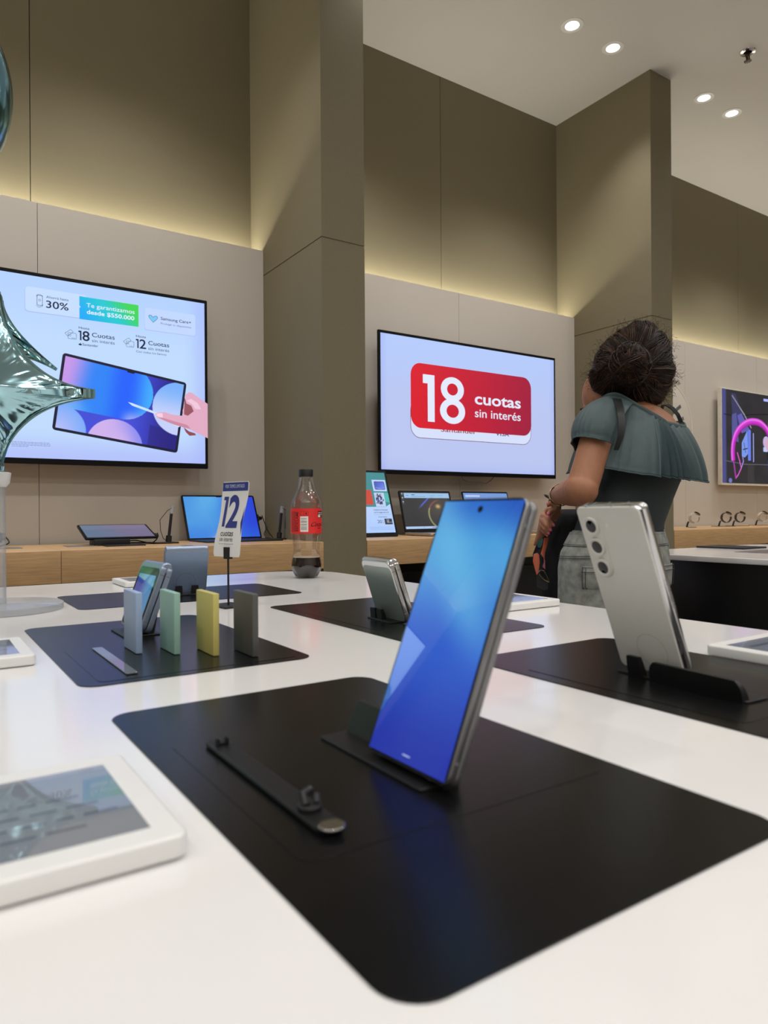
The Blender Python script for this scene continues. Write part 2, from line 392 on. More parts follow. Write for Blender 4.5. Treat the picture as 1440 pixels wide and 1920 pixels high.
a = MB(); [a.box(W - .0001, W + .00008, .0003, .0041, z, z + .0012) for z in (.012, .142)]; [a.box(x, x + .0012, .0003, .0041, -.00008, .0001) for x in (.012, .058)]; a.build('antenna_lines', M_grey, t)

# --- white phone seen from behind
W, H, T = .0681, .1535, .0121
t = thing('folding_phone', 'tall white phone seen from behind with three stacked cameras', 'phone', M=face_matrix(.5356, .4151, CZ - .1402, radians(-94.96), radians(-21.25)))
M_wback = mat('white_satin_glass', (222, 220, 213), .28, var=.01, scale=5)
half('rear_half', t, W, H, 0, .0053, .0055, .0010, M_wback); half('front_half', t, W, H, .0063, T, .0055, .0012, M_steel)
a = MB(); a.M = XZ; a.slab(W / 2, H / 2, W + .0003, H + .0003, .0012, .0045, .0056, .0006, 8, 2); a.build('side_frame', M_steel, t)
a = MB(); a.tube([(W - .0012, T / 2, .0035), (W - .0012, T / 2, H - .0035)], .0040, 16); a.build('hinge', M_steel, t)
cxm = .0145
a = MB(); a.M = XZ; a.slab(cxm, H - .036, .0195, .058, -.0010, .0004, .0097, .0008, 10); a.build('camera_island', M_wback, t)
for k in range(3):
    cz = H - .0168 - k * .0192
    a = MB(); a.M = Matrix.Translation((cxm, -.0009, cz)) @ Matrix.Rotation(pi / 2, 4, 'X'); a.lathe([(0, .0083), (.0015, .0083), (.0019, .0078), (.0019, .0066), (.0013, .0064)], 32); b = a.build('lens_ring', M_wback, t)
    a = MB(); a.M = Matrix.Translation((cxm, -.0009, cz)) @ Matrix.Rotation(pi / 2, 4, 'X'); a.lathe([(0, .0066), (.0012, .0065), (.0016, .003), (.0017, .0001)], 28); a.build('lens_glass', M_glass_b, b)
a = MB(); a.M = Matrix.Translation((.031, 0, H - .017)) @ Matrix.Rotation(pi / 2, 4, 'X'); a.lathe([(-.0002, .0021), (.0003, .002), (.0004, .0001)], 20); a.build('flash', M_white, t)
p = Pic(faceplane(0, T), .00005); p.ring(ring_pts(.041, .022, .0155), .0003, (172, 168, 160), 1); p.build('charging_ring', M_print, t)
p = Pic(lambda u, v, d: (W + .0028 + .0001 + d, .0062 + v, u)); p.text('SAMSUNG', .063, -.0012, .0022, (140, 138, 136), .026, 1, .01); p.build('hinge_lettering', M_print, t)
a = MB(); [a.box(x, x + .0012, .0004, .0048, H - .0001, H + .0003) for x in (.012, .04, .06)]; [a.box(x, x + .0014, .0068, .0115, H - .0001, H + .0002) for x in (.014, .03, .05)]; a.build('antenna_lines', M_grey, t)

# --- flip phones
def flip(label, M, mback, mframe, show, T=.0142):
    W, H = .0752, .0855
    t = thing('flip_phone', label, 'phone', M=M)
    half('near_half', t, W, H - .002, 0, .0066, .009, .0012, mframe); half('far_half', t, W, H - .002, .0078, T, .009, .0012, mframe)
    a = MB(); a.M = Matrix.Translation((0, T / 2, H - .0066)) @ Matrix.Rotation(pi / 2, 4, 'Y')
    a.lathe([(.0012, .0052), (.002, .0066), (W - .002, .0066), (W - .0012, .0052)], 20); a.build('hinge', M_steel if mframe is not M_bluesteel else mframe, t)
    if show == 'back':
        a = MB(); a.M = XZ; a.slab(W / 2, H / 2 - .004, W - .003, H - .0115, -.0003, .0003, .0075, .0002, 8); a.build('back_glass', mback, t)
        p = Pic(lambda u, v, d: (u, -.0004 - d, v), .00005); p.ring(ring_pts(W / 2, .021, .0165), .00035, tuple(int(x * .8) for x in (120, 130, 140)), 1); p.build('charging_ring', M_print, t)
    else:
        a = MB(); a.M = XZ; a.slab(W / 2, H / 2 - .003, W - .006, H - .012, -.0003, .0003, .006, .0002, 8); a.build('cover_glass', M_glass_b, t)
        def cov(x, y): return mixc(mixc((58, 74, 150), (70, 130, 178), smooth(.3, .75, x)), (92, 96, 170), smooth(.4, 0, x) * smooth(.9, .2, y))
        p = Pic(lambda u, v, d: (u, -.0004 - d, v), .00006); p.grid([(.0075, .008), (W - .0075, .008), (W - .0075, H - .0185), (.0075, H - .0185)], 16, 16, cov); p.build('cover_screen', M_scr_gloss, t)
    a = MB(); a.box(W - .0002, W + .0005, .0022, .0046, .052, .066); a.build('volume_key', mframe, t)
    a = MB(); a.box(W - .0002, W + .0004, .0022, .0046, .026, .044); a.build('side_key', mframe, t)
    a = MB(); [a.box(W - .0001, W + .0002, y0, y1, z, z + .001) for y0, y1 in ((.0006, .006), (.0084, .0136)) for z in (.012, .069)]; a.build('antenna_lines', M_grey, t)
    return t
M_blueback = mat('blue_satin_glass', (138, 158, 188), .28, metal=.45, var=.03)
M_mint = mat('grey_green_glass', (150, 162, 154), .2, metal=.45, var=.02)
flip('steel-blue flip phone with lit cover screen behind the swatches', face_matrix(.2148, .916, CZ - .1372, radians(-87), radians(20.3)), None, M_bluesteel, 'front')
f2 = flip('blue flip phone seen from the back at the far table end', face_matrix(.3639, 1.2403, CZ - .1410, radians(-4.8), radians(-15.4)), M_blueback, M_bluesteel, 'back')
p = Pic(lambda u, v, d: (u, .0071 - .0012 + v, .0855 + .00015 + d)); p.text('SAMSUNG', .028, 0, .0024, (60, 72, 96), .02, 1, .02); p.build('hinge_lettering', M_print, f2)
flip('silver flip phone with grey-green back on two black prongs', face_matrix(.5292, .8100, CZ - .1426, radians(-93.45), radians(-18.6)), M_mint, M_steel, 'back')

# --- phone stands (black brackets standing on the pads)
def stand(label, loc, rz, base, walls, lean, group='black phone stands'):
    """base=(x0,x1,y0,y1) plate; walls=[(y0,y1,x,h,name)] leaning supports, +x is the leaning side"""
    t = thing('phone_stand', label, 'phone stand', loc, rz, group)
    x0, x1, y0, y1 = base
    MB().slab((x0 + x1) / 2, (y0 + y1) / 2, x1 - x0, y1 - y0, 0, .002, .003, .0006, 4).build('base_plate', M_stand, t)
    for (a0, a1, x, h, nm) in walls:
        s = math.tan(lean); n = 6; rings = []
        for k in range(n + 1):
            z = h * k / n; q = 1 - .12 * (k / n) ** 4; yc, hw = (a0 + a1) / 2, (a1 - a0) / 2 * q
            th = .008 * (1 - .45 * k / n); xx = x + s * z
            rings.append([(xx, yc - hw, z), (xx + th, yc - hw, z), (xx + th, yc + hw, z), (xx, yc + hw, z)])
        MB().loft(rings).build(nm, M_stand, t)
    return t
stand('black stand with wide back lip under the large blue-screen phone', (.2205, .350, PT), 0, (-.006, .0215, -.060, .047),
      [(.006, .046, .0125, .021, 'back_rest'), (-.058, -.04, .0125, .018, 'support_prong')], radians(22.4))
a = MB()
stand('long black stand bar behind the white three-camera phone', (.5356, .4151, PT), pi + radians(-4.96), (-.014, .0135, .006, .131),
      [(.044, .129, .0068, .0165, 'support_bar'), (.021, .035, .0068, .018, 'support_prong')], radians(21.25))
stand('small black two-prong stand under the silver flip phone', (.5292, .8100, PT), pi + radians(-3.45), (-.014, .016, -.002, .060),
      [(.005, .018, .0055, .0155, 'support_prong'), (.0215, .0345, .0055, .0155, 'support_prong')], radians(18.6))
stand('small black two-prong stand behind the far blue flip phone', (.3639, 1.2403, PT), -pi / 2 - radians(4.8), (-.014, .016, .010, .066),
      [(.018, .030, .0062, .017, 'support_prong'), (.046, .058, .0062, .017, 'support_prong')], radians(15.4))
stand('black stand under the steel-blue flip phone with lit cover', (.2148, .916, PT), 0, (-.012, .030, -.072, -.004),
      [(-.030, -.016, .0165, .022, 'support_prong'), (-.062, -.048, .0165, .022, 'support_prong')], radians(20.3))

# --- stylus tray on the front pad, glossy strip on the second pad
t = thing('stylus_tray', 'black bar tray with small clips on the front pad', 'stylus tray', (.1555, .350, PT + .0006))
a = MB().slab(0, 0, .0135, .152, 0, .0028, .0066, .0008, 8); a.build('bar', M_stand, t)
a = MB(); a.slab(0, -.0735, .0125, .0115, .0028, .0036, .006, .0004, 8); a.build('end_plate', M_steel, t)
a = MB(); a.box(-.0035, -.0022, .059, .063, .0028, .0070); a.box(.0022, .0035, .059, .063, .0028, .0070); a.box(-.0025, .0025, .060, .062, .0028, .0044); a.build('clip', M_stand, t)
a = MB(); a.lathe([(.0028, .0058), (.0050, .0058), (.0056, .0045), (.0056, .0001)], 20); a.tube([(-.002, .0, .0055), (-.002, .003, .0095), (.003, .004, .0105)], .0020, 8); a.tube([(.0035, -.001, .0055), (.0045, .002, .0085)], .0016, 8)
o = a.build('clasp', M_stand, t); o.location = (0, -.052, 0)
M_strip = mat('glossy_grey_strip', (92, 94, 100), .08, spec=.9)
tag(MB().slab(0, 0, .0105, .146, 0, .0012, .0015, .0004, 4).build('indicator_strip', M_strip), 'thin glossy strip on the swatch pad, left of the swatches', 'display strip').location = (.163, .723, PT + .0006)

# --- colour swatches
for x, y, col, lab in ((.1925, .765, (160, 182, 214), 'pale blue phone-colour swatch block, left of the mint one'), (.2232, .738, (150, 190, 176), 'mint green phone-colour swatch block'),
                       (.2530, .708, (206, 194, 112), 'yellow phone-colour swatch block'), (.2835, .681, (86, 86, 82), 'dark grey phone-colour swatch block')):
    a = MB(); a.slab(0, 0, .0065, .0505, 0, .0625, .0011, .0009, 4)
    o = a.build('colour_swatch', mat('swatch_satin', col, .42, var=.01)); o.location = (x, y, PT + .0006); tag(o, lab, 'colour swatch', 'colour swatch blocks')

# --- price tablets with white frames
def price_tablet(x0, x1, y0, y1, lab, rows=True, flipx=False):
    t = thing('price_tablet', lab, 'tablet', ((x0 + x1) / 2, (y0 + y1) / 2, TZ), 0, 'white framed price tablets')
    wx, wy = x1 - x0, y1 - y0
    MB().slab(0, 0, wx, wy, .0008, .0108, .006, .0018, 8).build('frame', M_white, t)
    MB().slab(0, 0, wx - .012, wy - .012, 0, .0009, .004, 0, 4).build('foot', M_grey, t)
    p = Pic(lambda u, v, d: (u, v, .01085 + d), .00008); hx, hy = wx / 2 - .0125, wy / 2 - .0145
    p.rect(-hx, -hy, hx, hy, (112, 118, 126), 0)
    rnd = random.Random(int(x0 * 1000))
    p.rect(-hx, hy - .006, hx, hy, (128, 130, 140), 1)
    p.rect(-hx + .010, hy - .022, -hx + .060, hy - .016, (84, 90, 104), 2)
    for r in range(4):
        u = -hx + .008
        while u < hx - .02:
            l = rnd.uniform(.006, .02); p.rect(u, hy - .0385 - r * .012, u + l, hy - .036 - r * .012, (84, 90, 102), 1); u += l + .004
    p.build('screen', M_epaper, t); return t
M_epaper = attr_mat('tablet_screen', .22, .035, base=.6, spec=.75)
price_tablet(-.068, .0965, .292, .412, 'white framed price tablet nearest the lens, front left')
price_tablet(-.066, .0985, .747, .867, 'white framed price tablet left of the swatch pad')
price_tablet(.656, .818, .290, .409, 'white framed price tablet at the right edge beside the white phone')
price_tablet(.655, .820, .745, .865, 'white framed price tablet on the table edge before the woman')
price_tablet(.345, .510, 1.425, 1.54, 'white framed price tablet at the far table end behind the blue phone')

# ------------------------------------------------------------------ promo card on its wire stand
t = thing('sign_holder', 'slim black card holder on the table behind the swatches', 'sign stand', (.405, 1.040, TZ), radians(8))
MB().slab(.002, .004, .040, .052, 0, .003, .002, .0006, 4).build('base', M_black, t)
MB().tube([(0, 0, .003), (0, 0, .080)], .0016, 10).build('rod', M_black, t)
a = MB(); a.M = Matrix.Rotation(radians(-79), 4, 'Z'); a.box(-.006, .006, -.0042, -.0018, .076, .092); a.box(-.006, .006, .0014, .0036, .076, .088); a.box(-.006, .006, -.0042, .0036, .074, .0765); a.build('clip', M_black, t)
t = thing('promo_card', 'curved white promo card with blue 12 on its wire stand', 'sign', (.405, 1.040, TZ + .0772), radians(-71))
Wc, Hc = .062, .116
def cs(u, v, d=0):      # gently bowed card
    z = v; x = u; y = -.0075 * cos(pi * (v / Hc)) - .001 - d + .05 * (v - .02) * 0
    return (x + .006 * (v / Hc) - .002, y + .0062, z)
def card_w(v): return Wc / 2 * (.97 - .11 * sin(pi * min(1, max(0, (v / Hc - .12) / .76))) ** 2)
a = MB()
rows = [Hc * k / 30 for k in range(31)]
F_ = [[cs(sx * card_w(v) * (1 if .02 < v / Hc < .98 else .93), v, dd) for sx, dd in ((-1, 0), (1, 0), (1, -.0011), (-1, -.0011))] for v in rows]
a.loft(F_); a.build('card', M_white, t)
p = Pic(lambda u, v, d: cs(u, v, d + .0001), .00008); blue = (48, 54, 134)
for i in range(6):
    v0 = Hc * (.875 + .115 * i / 6); v1 = Hc * (.875 + .115 * (i + 1) / 6); p.poly([(-card_w(v0) + .0005, v0), (card_w(v0) - .0005, v0), (card_w(v1) - .0012, v1), (-card_w(v1) + .0012, v1)], blue)
p.text('POR TIEMPO LIMITADO', -.023, Hc * .917, .0052, (215, 220, 235), .044, 2, .0)
def tall(txt, u, v, h, wd, col, bold): p.text(txt, u, v, h, col, wd, 2, bold)
p.poly([(-.0230, Hc * .80), (-.0125, Hc * .80), (-.0125, Hc * .40), (-.0185, Hc * .40), (-.0185, Hc * .755), (-.0230, Hc * .755)], blue, 2); tall('2', -.0095, Hc * .40, Hc * .40, .0255, blue, .03)
tall('cuotas', -.018, Hc * .275, .0088, .029, (24, 24, 30), .006); tall('sin interés', -.0185, Hc * .205, .0066, .030, (50, 50, 56), 0)
[p.rect(-.019 + .0058 * k, Hc * .167, -.019 + .0058 * k + .0046, Hc * .173, (140, 140, 144), 2) for k in range(6)]
p.poly([(card_w(.05) - .0035, .052), (card_w(.03) - .0005, .032), (card_w(.076) - .0005, .076)], blue, 1)
p.build('print', M_print, t)

# ------------------------------------------------------------------ soda bottle
bx, by = .7285, 1.403
t = thing('soda_bottle', 'almost empty clear soda bottle with red label at the table corner', 'bottle', (bx, by, TZ), atan2(-by, -bx))   # local +x faces the lens
PR = [(.0005, .016), (0, .024), (.003, .0262), (.010, .0305), (.020, .0336), (.030, .0336), (.038, .0326), (.048, .0302), (.060, .0284), (.070, .0293), (.082, .0314), (.096, .0334), (.100, .0340), (.152, .0340), (.160, .0336), (.167, .0326), (.176, .0292), (.186, .0243), (.196, .0202), (.206, .0175), (.215, .0157), (.222, .0148), (.2235, .0165), (.2245, .0165), (.2255, .0135), (.237, .0130)]
def petal(z, r, a):
    k = smooth(.026, .002, z); fl = smooth(.05, .06, z) * smooth(.094, .08, z)
    return r * (1 - .30 * k * (0.5 - .5 * cos(5 * a + pi)) ** 1.6) * (1 + .012 * fl * cos(14 * a))
a = MB(); a.lathe(PR, 60, petal); a.build('bottle_shell', M_clear, t)
M_cola = mat('dark_cola', (30, 10, 8), .06, spec=.6, var=.1)
liq = [(.0012, .0145)] + [(z, r - .0011) for z, r in PR[2:7]] + [(.0455, .0300)]
a = MB(); a.lathe(liq, 60, petal); a.build('cola', M_cola, t)
M_foam = mat('cola_surface', (214, 196, 176), .4, var=.1)
a = MB(); a.lathe([(.0456, .0297), (.0462, .0294), (.0462, .0001)], 40); a.build('foam_line', M_foam, t)
a = MB(); a.lathe([(.2240, .0150), (.2248, .0158), (.2385, .0158), (.2400, .0150), (.2402, .0001)], 60, lambda z, r, b: r * (1 + .012 * cos(30 * b)) if .225 < z < .239 else r); a.build('cap', M_black, t)
p = Pic(lambda u, v, d: ((.0344 + d) * cos(u), (.0344 + d) * sin(u), v), .00006)
red = (226, 44, 42)
p.grid([(-pi, .0985), (pi, .0985), (pi, .1535), (-pi, .1535)], 72, 1, lambda x, y: red)
pu = lambda x: math.asin(max(-.999, min(.999, (x - 425) / 342)))        # picture x on the label -> angle seen from the lens
pv = lambda y: .1535 - (y - 170) / 560 * .055
def band(x0, x1, y0, y1, c, L=1, n=5):
    for i in range(n):
        a0 = pu(x0) + (pu(x1) - pu(x0)) * i / n; a1 = pu(x0) + (pu(x1) - pu(x0)) * (i + 1) / n; p.rect(a0, pv(y1), a1, pv(y0), c, L)
band(110, 205, 235, 690, (178, 30, 32)); band(296, 470, 345, 690, (228, 222, 214))
for y, h in ((392, 12), (428, 5), (455, 16), (490, 5), (520, 14), (548, 5), (575, 8), (600, 14), (630, 12)): band(312, 440, y, y + h, (120, 116, 120), 2)
for y in (235, 325): band(296, 470, y, y + 6, (150, 20, 24))
band(376, 384, 235, 330, (150, 20, 24), 1, 1); band(296, 302, 235, 330, (150, 20, 24), 1, 1); band(464, 470, 235, 330, (150, 20, 24), 1, 1); band(412, 436, 262, 306, (60, 14, 18), 1, 1)
band(676, 768, 228, 380, (40, 34, 38)); band(686, 768, 262, 272, (225, 222, 220), 2); band(686, 768, 300, 310, (225, 222, 220), 2); band(682, 730, 320, 368, (225, 222, 220), 2)
p.text('RECICLAME', pu(248), pv(680), .60, (44, 10, 14), None, 2, .02, rot=pi / 2) if 0 else None
V_, F_2 = text_polys('RECICLAME', .02); kx = (pv(245) - pv(680)) / max(v[0] for v in V_); b0 = len(p.V); chh = (pu(255) - pu(208)) / cap_h()
for x, y in V_: p.vert(pu(255) - y * chh, pv(680) + x * kx, 2, lin((44, 10, 14)))
for f in F_2: p.F.append([b0 + i for i in f])
p.text('Coca-Cola', pu(508), pv(572), .0095, (36, 8, 12), 1.75, 2, .012, shear=18); band(668, 730, 604, 620, (60, 12, 16), 2)
p.build('label', M_print, t)

# ------------------------------------------------------------------ balloons and their stand
M_foil = mat('teal_foil', (172, 214, 222), .12, metal=1, var=.05, scale=12)
SB = Vector((.1109, 1.2050))
t = thing('balloon_stand', 'clear acrylic balloon stand with round base at the left edge', 'balloon stand', (SB.x, SB.y, TZ))
MB().lathe([(0, .083), (.001, .086), (.0095, .086), (.0105, .083), (.0105, .0001)], 64).build('base', M_acryl, t)
MB().lathe([(.0105, .0075), (.190, .0068), (.190, .0001)], 20).build('pole', M_acryl, t)
MB().lathe([(.186, .008), (.192, .013), (.207, .015), (.208, .012), (.194, .006), (.194, .0001)], 24).build('cup', M_white, t)
def star_mesh(Rs, H=1.0, w_=.0065):
    """pillow star: blunt tips at the four directions with lengths Rs (right, up, left, down)"""
    bd = []; NQ = 36
    for q in range(4):
        a0, a1 = Rs[q], Rs[(q + 1) % 4]
        for k in range(NQ):
            t_ = (k + .5) / NQ; P0 = Vector((a0, w_)); P1 = Vector((.105 * a0 + .003, .105 * a1 + .003)); P2 = Vector((w_, a1))
            p_ = P0 * (1 - t_) ** 2 + P1 * 2 * t_ * (1 - t_) + P2 * t_ ** 2
            c, s_ = (1, 0, -1, 0)[q], (0, 1, 0, -1)[q]; bd.append(Vector((p_.x * c - p_.y * s_, p_.x * s_ + p_.y * c)))
    NT, NS = len(bd), 26
    a = MB()
    def hgt(pt):
        return min((pt - q).length for q in bd)
    rows = []
    for k in range(NS + 1):
        s_ = 1 - (k / NS) ** 1.6; row = []
        for i, q in enumerate(bd):
            pt = q * s_; d = 0 if k == 0 else hgt(pt); h = .80 * sqrt(d * (d + .022)) * H
            th = 2 * pi * i / NT; wr = .0016 * sin(i * 2.45 + 3 * noise.noise(Vector((i * .3, 0, 0)))) * math.exp(-((d - .010) / .010) ** 2)
            wr += .0012 * noise.noise(Vector((pt.x * 60, pt.y * 60, 1.7)))
            row.append((pt, max(0, h + wr) if k else 0))
        rows.append(row)
    top = [[a.v((q.x, -h, q.y)) for q, h in row] for row in rows[:-1]]; cen = a.v((0, -rows[-1][0][1], 0))
    bot = [top[0]] + [[a.v((q.x, h, q.y)) for q, h in row] for row in rows[1:-1]]; cen2 = a.v((0, rows[-1][0][1], 0))
    for G, ce in ((top, cen), (bot, cen2)):
        for k in range(len(G) - 1):
            for i in range(NT): j = (i + 1) % NT; a.f([G[k][i], G[k][j], G[k + 1][j], G[k + 1][i]])
        for i in range(NT): a.f([G[-1][i], G[-1][(i + 1) % NT], ce])
    # flat welded seam flange
    fl = [a.v((q.x * 1.0 + q.normalized().x * .0035, 0, q.y + q.normalized().y * .0035)) for q in bd]
    for i in range(NT): j = (i + 1) % NT; a.f([top[0][i], top[0][j], fl[j], fl[i]])
    return a
sz = CZ + .180
t = thing('star_balloon', 'teal foil star balloon on the acrylic stand, its tip across the advert', 'balloon', (SB.x - .004, SB.y, sz), -YAW)
star_mesh((.148, .155, .16, .112)).build('foil', M_foil, t, 60)
MB().tube([(.004, 0, -.108), (.004, 0, -.117)], [.008, .0055], 12).build('neck', M_foil, t)
t = thing('star_balloon', 'teal foil star balloon behind the front star, pointed tip to the lower right', 'balloon', (.106, 1.324, CZ + .3235), -YAW)
o = star_mesh((.138, .034, .13, .125), .7, .0022).build('foil', M_foil, t, 60); o.rotation_euler = (0, radians(38), radians(4))
M_ballb = mat('blue_foil', (120, 170, 196), .14, metal=1, var=.05, scale=10)
t = thing('round_balloon', 'round blue foil balloon high at the left edge', 'balloon', (-.023, 1.338, CZ + .664), -YAW)
def ballfn(d): return 1 + .010 * sin(atan2(d.z, d.x) * 40) * math.exp(-(d.y / .22) ** 2)
a = MB(); a.ball((0, 0, 0), (.181, .11, .181), 96, 40, Matrix.Rotation(pi / 2, 3, 'X') @ Matrix.Identity(3) if 0 else None, ballfn); a.build('foil', M_ballb, t, 60)
MB().tube([(0, 0, -.178), (0, 0, -.205)], [.006, .011], 10).build('neck', M_ballb, t)
rb = [(0.0, 0, -.2), (.01, .004, -.36), (-.004, -.004, -.54), (.004, -.01, -.70), (.02, -.03, -(CZ + .664 - TZ) + .0015), (.06, -.04, -(CZ + .664 - TZ) + .0015)]
MB().tube(rb, .0012, 6).build('ribbon', M_ballb, t)

# ------------------------------------------------------------------ wall screens
def tv(name, label, x0, x1, z0, z1, yf, depth, frame, bez, draw, pm=None, fd=.012):
    cx, cz = (x0 + x1) / 2, (z0 + z1) / 2
    t = thing(name, label, 'screen', (cx, yf, cz))
    wx, wz = x1 - x0, z1 - z0
    a = MB(); a.M = XZ; a.slab(0, 0, wx, wz, 0, fd, .004, .0015, 4); a.build('frame', frame, t)
    a = MB(); a.M = XZ; a.slab(0, -.02, wx * .82, wz * .72, fd - .0005, depth, .02, .01, 4); a.build('back_housing', M_black, t)
    a = MB(); a.box(-.20, .20, depth - .001, Yp - yf, -.12, .12); a.build('wall_bracket', M_black, t)
    p = Pic(lambda u, v, d: (u - cx, -.0004 - d, v + CZ - cz), .0004); draw(p, x0 + bez, x1 - bez, z0 - CZ + bez * 1.75, z1 - CZ - bez * 1.15)
    p.build('screen', pm or M_scr, t); return t
def one(p, u, v, h, w_, c, L): p.poly([(u, v + h), (u + w_, v + h), (u + w_, v), (u + w_ * .5, v), (u + w_ * .5, v + h * .84), (u, v + h * .84)], c, L)
def draw_ad(p, x0, x1, z0, z1):
    def bg(x, y):
        X = x0 + (x1 - x0) * x; c = mixc((190, 218, 252), (178, 208, 255), smooth(.6, 1, y))
        return mixc(mixc(c, (176, 190, 250), smooth(.18, 0, y) * .9), (165, 182, 250), smooth(.93, 1, x) * .6)
    p.grid([(x0, z0), (x1, z0), (x1, z1), (x0, z1)], 40, 24, bg)
    dk = (16, 22, 60)
    p.rr(.345, .738, .56, .829, .012, (170, 190, 232), 1); p.rr(.347, .741, .56, .830, .012, (196, 220, 254), 2)
    p.grid([(.531, .737), (.749, .737), (.749, .823), (.531, .823)], 24, 10, lambda x, y: mixc(mixc((10, 168, 250), (20, 200, 210), smooth(0, .7, x + .3 * y)), (60, 214, 80), smooth(.55, 1.1, x + .35 * y - .1)), 3)
    p.poly([(.531, .788), (.536, .783), (.531, .778)], (196, 220, 254), 4)
    p.text('Ahorrá hasta', .417, .7975, .009, dk, .076, 4); p.text('30%', .416, .762, .026, dk, .077, 4, .01)
    p.ring([(x + .395, y + .785) for x, y in rrect(.018, .036, .004, 3)], .0014, dk, 4); p.disc(.395, .786, .004, .004, dk, 4); p.disc(.395, .786, .0028, .0028, (196, 220, 254), 5)
    p.ring([(.384, .800), (.389, .806), (.398, .806), (.405, .802)], .0012, dk, 4, False); p.ring([(.383, .766), (.391, .760), (.403, .764), (.405, .770)], .0012, dk, 4, False)
    wt = (222, 238, 255)
    p.text('Te garantizamos', .556, .7855, .0158, wt, .178, 4, .006); p.text('desde $550.000', .557, .7605, .0150, wt, .176, 4, .022)
    p.rr(.772, .7285, .981, .8165, .010, (172, 190, 236), 1); p.rr(.773, .731, .979, .818, .010, (192, 214, 254), 2)
    # heart badge
    ht = [(.806, .763), (.790, .780), (.788, .787), (.793, .791), (.799, .790), (.806, .783), (.812, .789), (.819, .790), (.824, .785), (.822, .779)]
    p.poly(ht, (120, 200, 246), 3); p.ring(ht, .0014, (20, 60, 120), 4)
    p.text('Samsung Care+', .836, .778, .0115, dk, .124, 4, .008); p.text('Protegé tu dispositivo', .836, .7600, .0075, (90, 104, 150), .124, 4)
    for ux, uz, n_, s1, s2 in ((0, 0, '18', 'Santander', None), (.211, -.004, '12', None, 'Con todos los bancos')):
        p.ring([(.480 + ux, .677 + uz), (.500 + ux, .693 + uz), (.509 + ux, .684 + uz), (.489 + ux, .667 + uz)], .0011, dk, 3); p.ring([(x + .505 + ux, y + .669 + uz) for x, y in rrect(.029, .022, .003, 2)], .0011, dk, 3)
        p.ring([(x + .497 + ux, y + .671 + uz) for x, y in rrect(.006, .005, .001, 1)], .0009, dk, 3); p.ring([(.503 + ux, .6615 + uz), (.516 + ux, .6615 + uz)], .001, dk, 3, False)
        p.text('Hasta', .528 + ux, .700 + uz, .0085, dk, .038, 4, .004); one(p, .527 + ux, .657 + uz, .0355, .0105, dk, 4); p.text(n_[1], .541 + ux, .657 + uz, .0355, dk, .0255, 4, .012)
        p.text('Cuotas', .575 + ux, .675 + uz, .0160, dk, .083, 4, .006); p.text('sin interés', .575 + ux, .6555 + uz, .0115, (54, 64, 110), .083, 4)
        if s1: p.text(s1, .541, .638, .0090, dk, .056, 4, .006); p.disc(.533, .6405, .0062, .0032, dk, 4); p.poly([(.5312, .641), (.5348, .641), (.534, .649)], dk, 4)
        if s2: p.text(s2, .739, .636, .0080, (54, 64, 110), .119, 4)
    # tablet picture
    Q = [(.436, .316), (.897, .248), (.937, .532), (.475, .600)]
    A, B, Cc, D = [Vector(q) for q in Q]
    def bl(x, y): q = (A * (1 - x) + B * x) * (1 - y) + (D * (1 - x) + Cc * x) * y; return (q.x, q.y)
    def rnd(x0_, y0_, x1_, y1_, rx, ry, c, L):
        pts = []
        for cx, cy, a0 in ((x1_ - rx, y1_ - ry, 0), (x0_ + rx, y1_ - ry, 90), (x0_ + rx, y0_ + ry, 180), (x1_ - rx, y0_ + ry, 270)):
            for k in range(6): a_ = radians(a0 + 18 * k); pts.append(bl(cx + rx * cos(a_), cy + ry * sin(a_)))
        p.poly(pts, c, L)
    rnd(-.006, -.01, 1.006, 1.01, .026, .042, (22, 26, 60), 2); rnd(.0, .0, 1.0, 1.0, .022, .036, (10, 14, 44), 3)
    asp = 1.62
    def wp(x, y):
        X, Y_ = x * asp, y
        c = mixc((62, 74, 214), (28, 24, 128), smooth(.55, 1.0, x))
        if x > .75 and y < .3: c = mixc(c, (34, 26, 120), .6)
        def circ(cx, cy, r, f):
            nonlocal c
            d = math.hypot(X - cx, Y_ - cy)
            if d < r: c = mixc(f(d / r, X, Y_), c, smooth(.985, 1, d / r))
        # large capsule: left flat, right round, spanning y .30-1.1
        inside = (Y_ > .295 and X < .80) or math.hypot(X - .80, Y_ - .70) < .405
        if inside:
            g = mixc((196, 150, 232), (40, 130, 246), smooth(.06, .46, X + .12 * (1 - Y_)))
            g = mixc(g, (26, 96, 250), smooth(.5, .8, X)); g = mixc(g, (60, 170, 250), smooth(.85, 1.2, X)); g = mixc(g, (176, 176, 240), smooth(.5, .28, Y_) * smooth(.75, .95, X) * .9)
            g = mixc(g, (92, 190, 246), smooth(.5, .28, Y_) * smooth(.5, .1, X) * .8); c = g
        circ(1.61, .62, .40, lambda d, X_, Y2: mixc((196, 208, 250), (120, 176, 250), smooth(.45, .95, Y2)))
        circ(.03, -.02, .36, lambda d, X_, Y2: mixc((184, 190, 248), (122, 170, 248), d))
        circ(.78, -.10, .38, lambda d, X_, Y2: mixc((206, 176, 236), (140, 140, 240), smooth(.2, 1, d) * smooth(.6, 1.1, X_)))
        return c
    p.grid([bl(.016, .026), bl(.984, .026), bl(.984, .974), bl(.016, .974)], 210, 130, wp, 4)
    p.poly([bl(.495, .976), bl(.565, .976), bl(.555, .955), bl(.505, .955)], (8, 10, 34), 5)
    # hand with stylus (picture)
    sk, sk2, sk3 = (226, 170, 196), (204, 136, 162), (240, 200, 220)
    p.poly([(1.0275, .312), (.985, .330), (.950, .345), (.925, .388), (.922, .420), (.934, .455), (.934, .485), (.948, .497), (.962, .496), (.990, .478), (1.0275, .455)], sk, 5)
